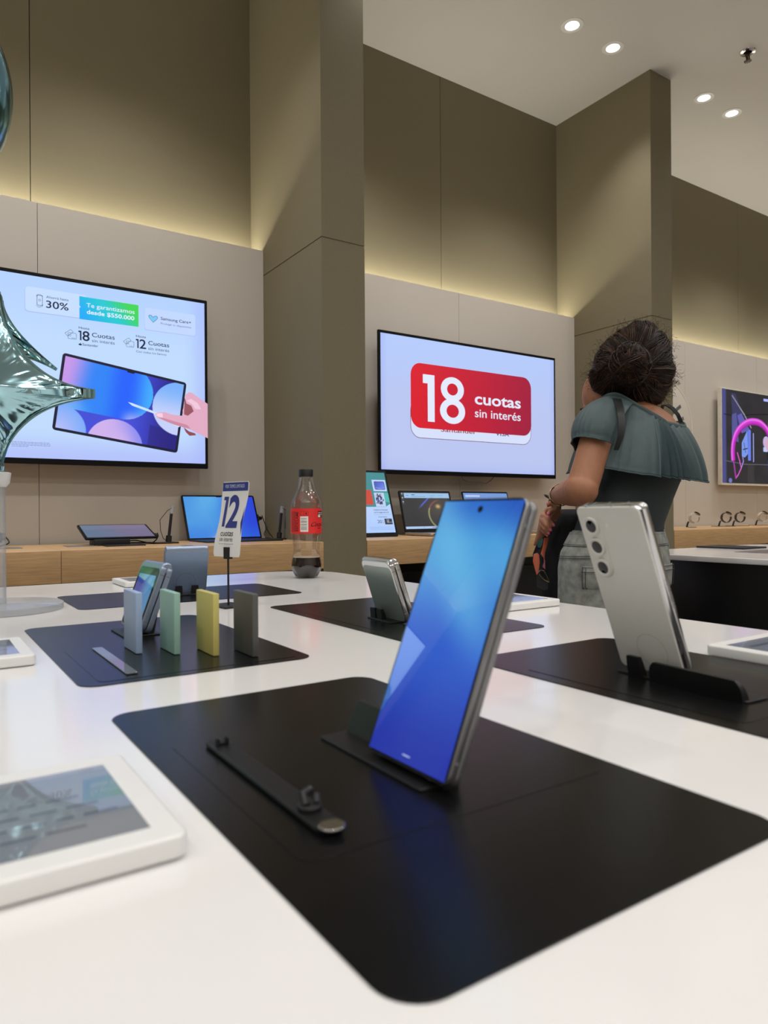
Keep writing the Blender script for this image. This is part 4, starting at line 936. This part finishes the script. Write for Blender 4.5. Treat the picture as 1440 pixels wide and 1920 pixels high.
LS, LE, LW = wv(1132, 792, -.085), wv(1090, 924, -.15), wv(1048, 934, .045)
B.ball(LE, .0445, 20, 14); B.ball(LS + Vector((.008, 0, -.006)), .050, 20, 14)
B.tube([LS, LS.lerp(LE, .3), LS.lerp(LE, .65), LE, LE.lerp(LW, .12), LE.lerp(LW, .45), LE.lerp(LW, .8), LW], [.050, .045, .042, .042, .043, .038, .030, .026], 20)
RS, RE, RW = Vector((.162, .074, 1.282)), Vector((.07, .27, 1.08)), wv(1011, 1022, .245)
B.ball(RS, .046, 20, 14); B.tube([RS, RS.lerp(RE, .4), RE, RE.lerp(RW, .3), RE.lerp(RW, .75), RW], [.046, .045, .042, .038, .029, .025], 18)
B.tube([LS.lerp(RS, .08), LS.lerp(RS, .5) + Vector((0, 0, .018)), LS.lerp(RS, .92)], [.046, .050, .044], 18)
# hands: palms and five fingers each
def finger(pts, r0): n = len(pts); B.tube(pts, [r0 * (1 - .22 * i / (n - 1)) for i in range(n)], 10); B.ball(pts[-1], r0 * .80, 10, 8)
# right hand, holding the bag's rim from below, nails towards the lens
def oval(c_, u_, v_): return [c_ + u_ * cos(2 * pi * i / 16) + v_ * sin(2 * pi * i / 16) for i in range(16)]
B.loft([oval(RW, Vector((.020, 0, .012)), Vector((0, .026, .0))), oval(wv(1016, 1002, .195), Vector((.014, 0, .004)), Vector((0, .034, .012))), oval(wv(1018, 982, .145), Vector((.011, .004, .002)), Vector((.0, .018, .024)))])
RF = [[wv(*q) for q in f_] for f_ in (
    ((1018, 970, .140), (1021, 973, .105), (1030, 981, .092), (1037, 989, .092)), ((1016, 978, .138), (1018, 982, .100), (1025, 991, .086), (1031, 998, .087)),
    ((1015, 986, .140), (1016, 991, .104), (1022, 998, .091), (1027, 1004, .092)), ((1015, 993, .144), (1015, 998, .112), (1020, 1004, .100), (1024, 1008, .100)))]
for q, r_ in zip(RF, (.0085, .0088, .0083, .0072)): finger(q, r_)
RT = [wv(*q) for q in ((1018, 990, .165), (1021, 968, .150), (1028, 960, .135), (1036, 958, .125))]; finger(RT, .0096)
# left hand beyond the wrist: thumb on the pen, fingers folding down over the bag
B.loft([oval(LW, Vector((.012, .004, .0)), Vector((0, .0, .024))), oval(wv(1044, 943, .075), Vector((.011, .0, .004)), Vector((.004, .008, .030))), oval(wv(1044, 952, .105), Vector((.010, .004, .006)), Vector((.010, .020, .020)))])
LF = [[wv(*q) for q in f_] for f_ in (
    ((1046, 952, .085), (1041, 956, .080), (1033, 962, .078), (1028, 968, .078)), ((1048, 957, .098), (1041, 962, .092), (1034, 969, .090), (1031, 975, .092)),
    ((1049, 961, .110), (1043, 967, .106), (1038, 974, .104), (1036, 979, .106)), ((1050, 964, .122), (1046, 970, .120), (1043, 976, .118), (1042, 980, .119)))]
for q, r_ in zip(LF, (.0086, .0088, .0084, .0072)): finger(q, r_)
LT = [wv(*q) for q in ((1044, 942, .080), (1038, 945, .072), (1033, 948, .072), (1029, 950, .075))]; finger(LT, .0092)
# legs, so the body carries on under the jeans
for s in (-1, 1):
    hip = Vector((-.03, 0, .86)) + Lv * .082 * s; kn = Vector((-.045, .02, .47)) + Lv * .085 * s; an = Vector((-.03, .0, .10)) + Lv * .085 * s
    B.tube([hip + Vector((0, 0, .05)), hip.lerp(kn, .4), kn, kn.lerp(an, .35), an, an - Vector((0, 0, .05))], [.088, .078, .055, .055, .038, .036], 18)
    B.tube([an + Vector((0, 0, -.05)), an + Fv * .10 + Vector((0, 0, -.065))], [.035, .028], 12)
remeshed(B, 'body', M_skin, woman, .0036, 3, .5)
M_eye = mat('eye_white', (226, 222, 216), .2); M_iris = mat('dark_iris', (34, 22, 16), .15); M_lip = mat('muted_lips', (150, 84, 78), .45); M_nail = mat('pink_nail_polish', (232, 112, 140), .2)
for s in (-1, 1):
    a = MB(); a.ball(hp(.0810, .031 * s, -.004), (.0105, .0135, .0085), 16, 12, HM); o = a.build('eye', M_eye, woman); a = MB(); a.ball(hp(.0895, .031 * s, -.007), (.003, .0055, .0055), 12, 8, HM); a.build('iris', M_iris, o)
    a = MB(); a.tube([hp(.088, .050 * s, .018), hp(.098, .034 * s, .027), hp(.1005, .014 * s, .021)], [.002, .0036, .003], 8); a.build('eyebrow', M_hair, woman)
a = MB(); a.ball(hp(.0975, 0, -.0575), (.005, .021, .0045), 14, 8, HM); a.ball(hp(.0960, 0, -.0665), (.005, .018, .0055), 14, 8, HM); a.build('lips', M_lip, woman)
for q in RF + LF[:2] + [LT]:
    e, d = Vector(q[-1]), (Vector(q[-1]) - Vector(q[-2])).normalized(); a = MB(); nm_ = Vector((-.25, -.93, .25)); nm_ = (nm_ - d * nm_.dot(d)).normalized()
    Mn = Matrix((d, nm_.cross(d), nm_)).transposed(); a.ball(e + nm_ * .0048 + d * .0005, (.0058, .0043, .0018), 12, 8, Mn); a.build('finger_nail', M_nail, woman)

# hair: cap volume, curls and bun
hcap = Vector((.012, .010, 1.474))
SIL = [(0, .133), (10, .130), (37, .137), (59, .139), (76, .134), (92, .116), (120, .094), (160, .090), (185, .101), (200, .106), (219, .108), (240, .104), (263, .100), (285, .118), (300, .132), (315, .139), (336, .134), (353, .135), (360, .133)]
def sil(a_):
    a_ %= 360
    for (p0, r0), (p1, r1) in zip(SIL, SIL[1:]):
        if p0 <= a_ <= p1: return r0 + (r1 - r0) * smooth(0, 1, (a_ - p0) / (p1 - p0))
def hair_pt(th, ph, k=1.0):
    """th: angle in the picture plane (deg, 0=right, 90=up); ph: -90 towards lens .. 90 away"""
    r = sil(th); c = cos(radians(ph)); return hcap + Vector((r * cos(radians(th)) * c, .105 * sin(radians(ph)), r * sin(radians(th)) * c)) * k
a = MB(); rings = []
for i in range(25):
    ph = -89.5 + 179 * i / 24; row = []
    for j in range(72):
        th = 360 * j / 72; n_ = noise.noise(Vector((th * .06, ph * .05, 2))) * .05 + .022 * sin(radians(th * 9 + ph * 6 + 60 * noise.noise(Vector((th * .02, ph * .02, 0)))))
        row.append(hair_pt(th, ph, .965 + n_))
    rings.append(row)
# leave the face side open: push the hair cap back from the forehead
for row in rings:
    for q in row:
        d = (q - hc); f_ = d.dot(hf); u_ = d.dot(hu)
        lim = .052 + .050 * smooth(.0, .07, u_)
        if f_ > lim: q -= hf * (f_ - lim)
a.loft(rings); hair = a.build('hair', M_hair, woman, 60)
rnd = random.Random(11); bun = Vector((-.012, -.112, 1.463))
S1, S2, S3 = MB(), MB(), MB()
def strand(mb, pts, r, n=5): mb.tube(pts, [r * (.5 + .5 * sin(pi * min(1, .12 + .88 * i / (len(pts) - 1)))) for i in range(len(pts))], n)
for k in range(150):      # wavy locks combed from the hairline towards the bun, each a clump of strands
    th = rnd.uniform(0, 360); ph0 = rnd.uniform(-5, 70) if rnd.random() < .6 else rnd.uniform(-35, 20)
    if (hair_pt(th, ph0, 1.0) - hc).dot(hf) > .064 + .04 * smooth(0, .07, (hair_pt(th, ph0, 1.0) - hc).dot(hu)): continue
    amp = rnd.uniform(.002, .0065); fr = rnd.uniform(.9, 2.6); ps = rnd.uniform(0, 6.28); end0 = bun + Vector((rnd.gauss(0, .018), .010, rnd.gauss(0, .018))); lift0 = rnd.uniform(.975, 1.005); hl = rnd.random() < .3
    for m_ in range(20):
        P0 = hair_pt(th + rnd.gauss(0, 3.2), ph0 + rnd.gauss(0, 3.2), 1.0); end = end0 + Vector((rnd.gauss(0, .005), 0, rnd.gauss(0, .005))); lift = lift0 + rnd.gauss(0, .010); pts = []; n_ = 18; p2 = ps + rnd.gauss(0, .35); a2 = amp * rnd.uniform(.7, 1.3)
        for i in range(n_):
            s = i / (n_ - 1); q = P0.lerp(end, s); d = q - hcap
            a_ = math.degrees(atan2(d.z, d.x)); rr_ = sil(a_); e_ = sqrt((d.x ** 2 + d.z ** 2) / rr_ ** 2 + (d.y / .105) ** 2)
            q = hcap + d / max(e_, .35) * lift if e_ > .05 else q
            tn = d.cross(end - P0).normalized(); q = q + tn * a2 * sin(fr * s * 6.28 + p2) + d.normalized() * a2 * .6 * cos(fr * s * 6.28 + p2); pts.append(q)
        strand(S2 if rnd.random() < (.62 if hl else .12) else S1, pts, rnd.uniform(.0005, .0013), 4)
S1.build('dark_curls', M_hair, hair, 80); S2.build('light_curls', M_hair2, hair, 80)
a = MB(); a.ball(bun + Vector((-.010, -.008, -.006)), (.052, .044, .056), 36, 24, None, lambda d: 1 + .045 * sin(9 * atan2(d.z, d.x) + 5 * d.y) + .04 * noise.noise(d * 3)); bo = a.build('bun', M_hair, hair, 60)
T1, T2 = MB(), MB()
c_ = bun + Vector((-.010, -.008, -.006))
for k in range(170):
    ax_ = (Vector((rnd.gauss(.35, .35), rnd.gauss(0, .35) - .8, rnd.gauss(.5, .35))) if k < 64 else Vector((rnd.gauss(0, 1), rnd.gauss(0, 1), rnd.gauss(0, 1)))).normalized(); e1 = ax_.orthogonal().normalized(); e2 = ax_.cross(e1)
    a0 = rnd.uniform(0, 6.28); sw = rnd.uniform(1.2, 2.8); off0 = rnd.uniform(-.8, .8); hl = rnd.random() < .35; wv_ = rnd.uniform(.02, .05)
    for m_ in range(10):
        off = max(-.93, min(.93, off0 + rnd.gauss(0, .045))); cr_ = sqrt(1 - off * off); pts = []; k2 = 1.02 + rnd.gauss(0, .018)
        for i in range(13):
            q = a0 + sw * i / 12; d = ax_ * off + (e1 * cos(q) + e2 * sin(q)) * cr_; rr_ = k2 + wv_ * sin(4 * q + k); pts.append(c_ + Vector((d.x * .052, d.y * .044, d.z * .056)) * rr_)
        strand(T2 if rnd.random() < (.6 if hl else .12) else T1, pts, rnd.uniform(.0006, .0014), 4)
T1.build('bun_dark_strands', M_hair, bo, 80); T2.build('bun_light_strands', M_hair2, bo, 80)
for k in range(420):      # frizzy fly-aways round the outline
    th = rnd.choice([rnd.uniform(-30, 60), rnd.uniform(60, 220), rnd.uniform(300, 345)]); p0 = hair_pt(th, rnd.uniform(-35, 35), .97); d = (p0 - hcap).normalized(); pts = [p0]; dr = (d + Vector((rnd.gauss(0, .5), rnd.gauss(0, .5), rnd.gauss(0, .5)))).normalized(); cl = rnd.uniform(.002, .005); ps = rnd.uniform(0, 6); ln = rnd.uniform(.012, .034)
    sd = dr.cross(Vector((.3, .8, .2))).normalized()
    for i in range(1, 12): s = i / 11; pts.append(p0 + dr * ln * s + sd * cl * sin(9 * s + ps) + dr.cross(sd) * cl * (cos(9 * s + ps) - cos(ps)))
    S3.tube(pts, .0003, 4)
S3.build('flyaway_curls', M_hair2, hair, 80)

# blouse: fitted bodice, gathered ruffle, sleeve flounce, neckband
BOD = [(-.020, 0, .985, .142, .106), (-.010, 0, 1.03, .137, .103), (.018, 0, 1.10, .137, .100), (.044, 0, 1.17, .143, .101), (.046, .003, 1.24, .152, .099), (.046, .005, 1.29, .155, .086)]
a = MB(); a.loft([ring_e(*q, n=64) for q in BOD]); bod = a.build('bodice', M_bodice, woman, 60)
NC = Vector((.042, .0, 1.334))
def neck(a_):
    c_, s_ = cos(a_), sin(a_); A_ = .106 if c_ > 0 else .160
    return NC + Lv * (A_ * c_) + Fv * (.094 * s_) + Vector((0, 0, (.050 if c_ > 0 else .012) * c_ - .030 * smooth(-.1, -1, s_)))
def cape(a0, a1, hem, name, na, amp, par, bulge, thick=.0016, nv=24):
    a = MB(); rows = []
    for j in range(nv + 1):
        v = j / nv; row = []
        for i in range(na + 1):
            s = i / na; an = a0 + (a1 - a0) * s; T0 = neck(an); Hh = hem(an); q = T0.lerp(Hh, v)
            out = (Lv * cos(an) * .8 + Fv * sin(an)).normalized(); q = q + (out + Vector((0, 0, .5))) * (bulge * sin(pi * min(1, v * 1.05)) ** .7)
            fold = amp(an) * (.18 + .82 * v); ph = 21 * an + 1.5 * sin(4.3 * an) + .9 * sin(an * 9)
            rdg = 1 - 2 * abs(sin(ph)) ** .8
            q = q + out * fold * .0155 * rdg + Vector((0, 0, -.004 * v * fold * rdg)); row.append(q)
        rows.append(row)
    V = [[a.v(q) for q in r] for r in rows]
    for j in range(nv):
        for i in range(na): a.f([V[j][i], V[j][i + 1], V[j + 1][i + 1], V[j + 1][i]])
    o = a.build(name, M_blouse, par, 80); md = o.modifiers.new('t', 'SOLIDIFY'); md.thickness = thick; return o, rows
def hem_back(an):
    e = Vector((.042, .0, 0)) + Lv * ((.212 if cos(an) > 0 else .196) * cos(an)) + Fv * (.152 * sin(an)); z = 1.168 + .012 * cos(an) - .020 * smooth(-.2, -1, sin(an)); return Vector((e.x, e.y, z))
fold_back = lambda an: smooth(-.85, -1.35, an) * 1.15 + .10
ruf, rw = cape(-.36, -2 * pi + .62, hem_back, 'ruffle', 640, lambda an: fold_back(an) if an > -3.3 else 1.1, woman, .010)
a = MB(); a.tube([q + Vector((0, 0, .0)) for q in rw[-1]], .0018, 6); a.build('hem_stitching', M_blouse, ruf, 60)
def hem_sl(an):
    c_ = LS.lerp(LE, .43) + Vector((0, 0, .004)); k = an / .95; ax = (LE - LS).normalized()
    e1 = Lv.copy(); e1 = (e1 - ax * e1.dot(ax)).normalized(); e2 = ax.cross(e1)
    return c_ + e1 * (.060 * cos(k * 2.3)) + e2 * (.062 * sin(k * 2.3)) + Vector((0, 0, .004 * sin(k * 5)))
slv, sw_ = cape(1.0, -.66, hem_sl, 'sleeve_flounce', 80, lambda an: .12, woman, .030)
a = MB(); a.tube(sw_[-1], .0018, 6); a.build('hem_stitching', M_blouse, slv, 60)
a = MB(); nb = [neck(2 * pi * i / 96) for i in range(97)]
a.loft([[q + Vector((0, 0, dz)) + (q - NC).normalized() * do for dz, do in ((-.007, .0035), (.0, .0055), (.006, .004), (.006, .0), (-.007, -.001))] for q in nb], False, False); a.build('neckband', M_blouse, woman, 60)
# black bra strap on the far shoulder, bag strap over the near shoulder
RSp = [wv(1278, 800, .02), wv(1272, 786, .02), wv(1262, 774, .03), wv(1252, 768, .045), wv(1244, 768, .07), wv(1238, 790, .10)]
a = MB(); a.loft([[q + Vector((dx, 0, dz)) for dx, dz in ((-.005, 0), (.005, .003), (.005, .006), (-.005, .003))] for q in RSp]); a.build('shoulder_strap', M_strap, woman)
# jeans
J = MB()
JR = [(-.030, 0, .845, .176, .127), (-.029, 0, .90, .178, .130), (-.027, 0, .95, .170, .126), (-.021, 0, .99, .147, .110), (-.018, 0, 1.01, .142, .107)]
J.loft([ring_e(*q, n=48) for q in JR])
for s in (-1, 1):
    hip = Vector((-.03, 0, .86)) + Lv * .083 * s; kn = Vector((-.045, .02, .47)) + Lv * .088 * s; an = Vector((-.03, .0, .075)) + Lv * .088 * s
    J.tube([hip + Vector((0, 0, .06)), hip, hip.lerp(kn, .4), kn, kn.lerp(an, .4), an], [.092, .096, .090, .073, .072, .070], 28)
jeans = remeshed(J, 'jeans', M_denim, woman, .007, 4, .5)
def on_hip(an, z, k=.004):
    for q0, q1 in zip(JR, JR[1:]):
        if q0[2] <= z <= q1[2]: break
    s = (z - q0[2]) / (q1[2] - q0[2]); s = max(0, s); g = [q0[i] + (q1[i] - q0[i]) * s for i in range(5)]
    return Vector((g[0], g[1], z)) + Lv * ((g[3] + k) * cos(an)) + Fv * ((g[4] + k) * sin(an))
a = MB(); wb = []
for i in range(97): an = 2 * pi * i / 96; wb.append([on_hip(an, .968, .001), on_hip(an, .968, .0035), on_hip(an, 1.004, .0035), on_hip(an, 1.004, .000)])
a.loft(wb, False, False); a.build('waistband', M_denim, jeans, 60)
a = MB()
for z in (.971, .999): a.tube([on_hip(2 * pi * i / 96, z, .0036) for i in range(97)], .0009, 5)
for c_ in (-.74, -1.98):      # pocket outlines
    for dz in (0, .004): a.tube([on_hip(c_ - .40 + .80 * i / 12, .912 - dz * 3, .0078) for i in range(13)], .0010, 5)
    for s in (-1, 1):
        for off in (.015, .075): a.tube([on_hip(c_ + s * (.40 - off), .913 - .11 * i / 8, .0078) for i in range(9)], .0009, 5)
a.tube([on_hip(-pi / 2, .968 - .1 * i / 10, .0055) for i in range(11)], .0012, 5)
for dz in (0, .006): a.tube([on_hip(-1.50 + 2.2 * i / 24, .948 - dz - .012 * abs(i - 0) / 24, .0025) for i in range(25)], .0008, 5)
a.build('stitching', M_stitch, jeans)
for c_ in (-.74, -1.98):
    a = MB(); rows = [[on_hip(c_ - .40 + .80 * i / 12, .915 - .115 * j / 6, .0045) for i in range(13)] for j in range(7)]
    V = [[a.v(q) for q in r] for r in rows]; [a.f([V[j][i], V[j][i + 1], V[j + 1][i + 1], V[j + 1][i]]) for j in range(6) for i in range(12)]
    o = a.build('back_pocket', M_denim, jeans, 60); md = o.modifiers.new('t', 'SOLIDIFY'); md.thickness = .003
for an in (-.5, -1.57, -2.6):
    a = MB(); a.loft([[on_hip(an - .03, z, k), on_hip(an + .03, z, k), on_hip(an + .03, z, k + .003), on_hip(an - .03, z, k + .003)] for z, k in ((.955, .002), (.965, .005), (1.0, .005), (1.008, .002))]); a.build('belt_loop', M_denim, jeans)
M_shoe = mat('black_shoe', (24, 24, 26), .5)
for s in (-1, 1):
    an = Vector((-.03, .0, 0)) + Lv * .088 * s; a = MB()
    a.loft([[an + Fv * f_ + Lv * (w_ * cos(q)) + Vector((0, 0, max(.002, h_ * (.5 + .5 * sin(q))))) for q in [2 * pi * i / 16 for i in range(16)]] for f_, w_, h_ in ((-.065, .012, .05), (-.055, .034, .075), (0, .038, .085), (.07, .042, .068), (.12, .042, .05), (.16, .030, .036), (.175, .010, .02))]); a.build('shoe', M_shoe, woman, 60)
# bracelet
M_gold = mat('pale_gold', (214, 196, 150), .2, metal=1)
a = MB(); ax = (LW - LE).normalized(); e1 = ax.cross(Vector((0, 0, 1))).normalized(); e2 = ax.cross(e1); c_ = LE.lerp(LW, .93)
for k in range(2): a.tube([c_ + ax * (.004 * k) + (e1 * cos(2 * pi * i / 32) + e2 * sin(2 * pi * i / 32)) * .0315 for i in range(33)], .0016, 6, False)
a.build('bracelet', M_gold, woman)

# ------------------------------------------------------------------ things the woman carries
def wobj(name, lab, cat): return thing(name, lab, cat, (PX, PY, 0), -YAW)
t = wobj('tote_bag', 'black cloth bag with orange floral lining hanging from her hands', 'bag')
M_cloth = mat('black_cloth', (15, 16, 21), .75, var=.2, scale=40, bump=.3, bscale=60)
BG = []
for py, x0, x1 in ((960, 1040, 1110), (972, 1034, 1112), (990, 1032, 1112), (1010, 1022, 1110), (1030, 1012, 1108), (1060, 1008, 1104), (1090, 1010, 1100), (1120, 1014, 1098), (1160, 1018, 1096)):
    l_, r_ = wv(x0, py, .175), wv(x1, py, .175); BG.append((l_.z, l_.x, r_.x))
a = MB(); rings = []
for z, x0, x1 in BG:
    row = []
    for i in range(32):
        q = 2 * pi * i / 32; cx, rx = (x0 + x1) / 2, (x1 - x0) / 2; fold = 1 + .10 * sin(5 * q + z * 20) * smooth(1.08, .95, z)
        row.append((cx + rx * cos(q), .175 + (.045 if z < 1.06 else .02) * sin(q) * fold, z))
    rings.append(row)
a.loft(rings); a.build('bag_body', M_cloth, t, 60)
def fl(px, py): q = wv(px, py, .118); return (q.x, q.z)
p = Pic(lambda u, v, d: (u, .118 - d + 20 * (u - fl(1014, 0)[0]) ** 2, v), .0006)
P_ = lambda *q: [fl(980 + x / 8, 900 + y / 8) for x, y in q]
p.poly(P_((390, 905), (372, 1000), (330, 1120), (322, 1250), (325, 1390), (280, 1400), (215, 1468), (190, 1400), (158, 1260), (158, 1150), (200, 1020), (240, 940), (310, 905)), (18, 24, 38), 0)
p.poly(P_((392, 905), (350, 1040), (318, 1140), (312, 1230), (285, 1190), (262, 1150), (280, 1080), (300, 960), (310, 905)), [(224, 112, 66), (200, 96, 60), (190, 90, 80), (210, 110, 90), (206, 110, 80), (230, 126, 84), (226, 110, 60), (214, 100, 56), (220, 116, 70)], 1)
p.poly(P_((306, 915), (290, 990), (262, 1060), (225, 1050), (205, 1010), (240, 945)), [(70, 130, 120), (60, 110, 104), (30, 60, 70), (36, 84, 84), (24, 50, 56), (50, 100, 100)], 1)
p.poly(P_((175, 1150), (215, 1132), (243, 1160), (255, 1280), (235, 1430), (210, 1465), (190, 1390), (162, 1260)), [(236, 150, 130), (230, 130, 100), (224, 120, 84), (220, 110, 70), (206, 104, 80), (210, 120, 100), (224, 110, 80), (220, 100, 64)], 1)
p.poly(P_((300, 1180), (322, 1250), (325, 1380), (290, 1350), (285, 1330), (305, 1270)), (206, 120, 130), 1)
o = p.build('floral_lining', M_print, t); md = o.modifiers.new('t', 'SOLIDIFY'); md.thickness = .004; md.offset = -1
W8 = lambda x, y, d: wv(980 + x / 8, 900 + y / 8, d)
a = MB(); a.tube([W8(235, 1430, .105), W8(262, 1395, .100), (W8(310, 1400, .100)), W8(345, 1470, .100), W8(385, 1565, .102)], .0024, 8); a.tube([W8(240, 1450, .104), W8(280, 1510, .102), W8(340, 1550, .102), W8(390, 1570, .102)], .0016, 8); a.build('metal_clasp', M_gold, t)
M_gtag = mat('dark_grey_leather', (52, 52, 54), .5)
a = MB(); a.loft([[W8(x, y, d) for x, y in ((200, 1480), (260, 1460), (380, 1580), (370, 1680), (310, 1700), (205, 1640))] for d in (.104, .116)]); a.build('tag', M_gtag, t)
a = MB(); st = [wv(1150, 752, -.05), wv(1158, 753, -.105), wv(1164, 770, -.158), wv(1167, 796, -.190), wv(1165, 824, -.200), wv(1156, 850, -.190)]
a.loft([[Vector(q) + Vector((dx * (1 - .5 * i / 5), dx * .2, 0)) + Vector((0, dy, dy * .3)) for dx, dy in ((-.014, 0), (.014, 0), (.014, .003), (-.014, .003))] for i, q in enumerate(st)]); a.build('shoulder_band', M_strap, woman)
t = wobj('pen', 'black pen held between her fingers', 'pen'); a = MB(); a.tube([wv(1021.5, 933, .085), wv(1024, 934.5, .083), wv(1031, 938.5, .078), wv(1043, 945, .068)], [.0020, .0040, .0042, .0042], 10); a.build('barrel', M_black, t); a = MB(); a.tube([wv(1021.7, 933, .085), wv(1019.5, 932, .087)], [.0018, .0007], 8); a.build('tip', M_steel, t)
t = wobj('notebook', 'black upright notebook held behind her left hand', 'notebook')
a = MB(); a.loft([[wv(x, z, y) for x, z in ((1024, 962), (1052, 962), (1056, 918), (1035, 919))] for y in (.235, .247)]); a.build('cover', M_black, t)
a = MB(); a.loft([[wv(x, z, y) for x, z in ((1028, 961), (1050, 961), (1053, 917.3), (1037, 918.2))] for y in (.238, .244)]); a.build('pages', M_white, t)
t = wobj('name_badge', 'small blue and white badge clipped at her right hip', 'badge')
a = MB(); a.M = Matrix.Translation(wv(1241, 993, -.01)) @ Matrix.Rotation(radians(18), 4, 'Z'); a.M = a.M @ XZ; a.slab(0, 0, .020, .027, 0, .003, .004, .001, 4); a.build('holder', M_white, t)
a = MB(); a.M = Matrix.Translation(wv(1241.5, 993, -.0135)) @ Matrix.Rotation(radians(18), 4, 'Z'); a.M = a.M @ XZ; a.slab(0, 0, .0155, .021, -.0004, .0004, .002, 0, 4); a.build('card', mat('badge_blue', (70, 100, 140), .4), t)
a = MB(); a.tube([wv(1239, 1003, -.008), wv(1240, 1010, -.006), wv(1244, 1022, 0), wv(1243, 1030, 0)], .0028, 8); a.build('lanyard', M_strap, t)
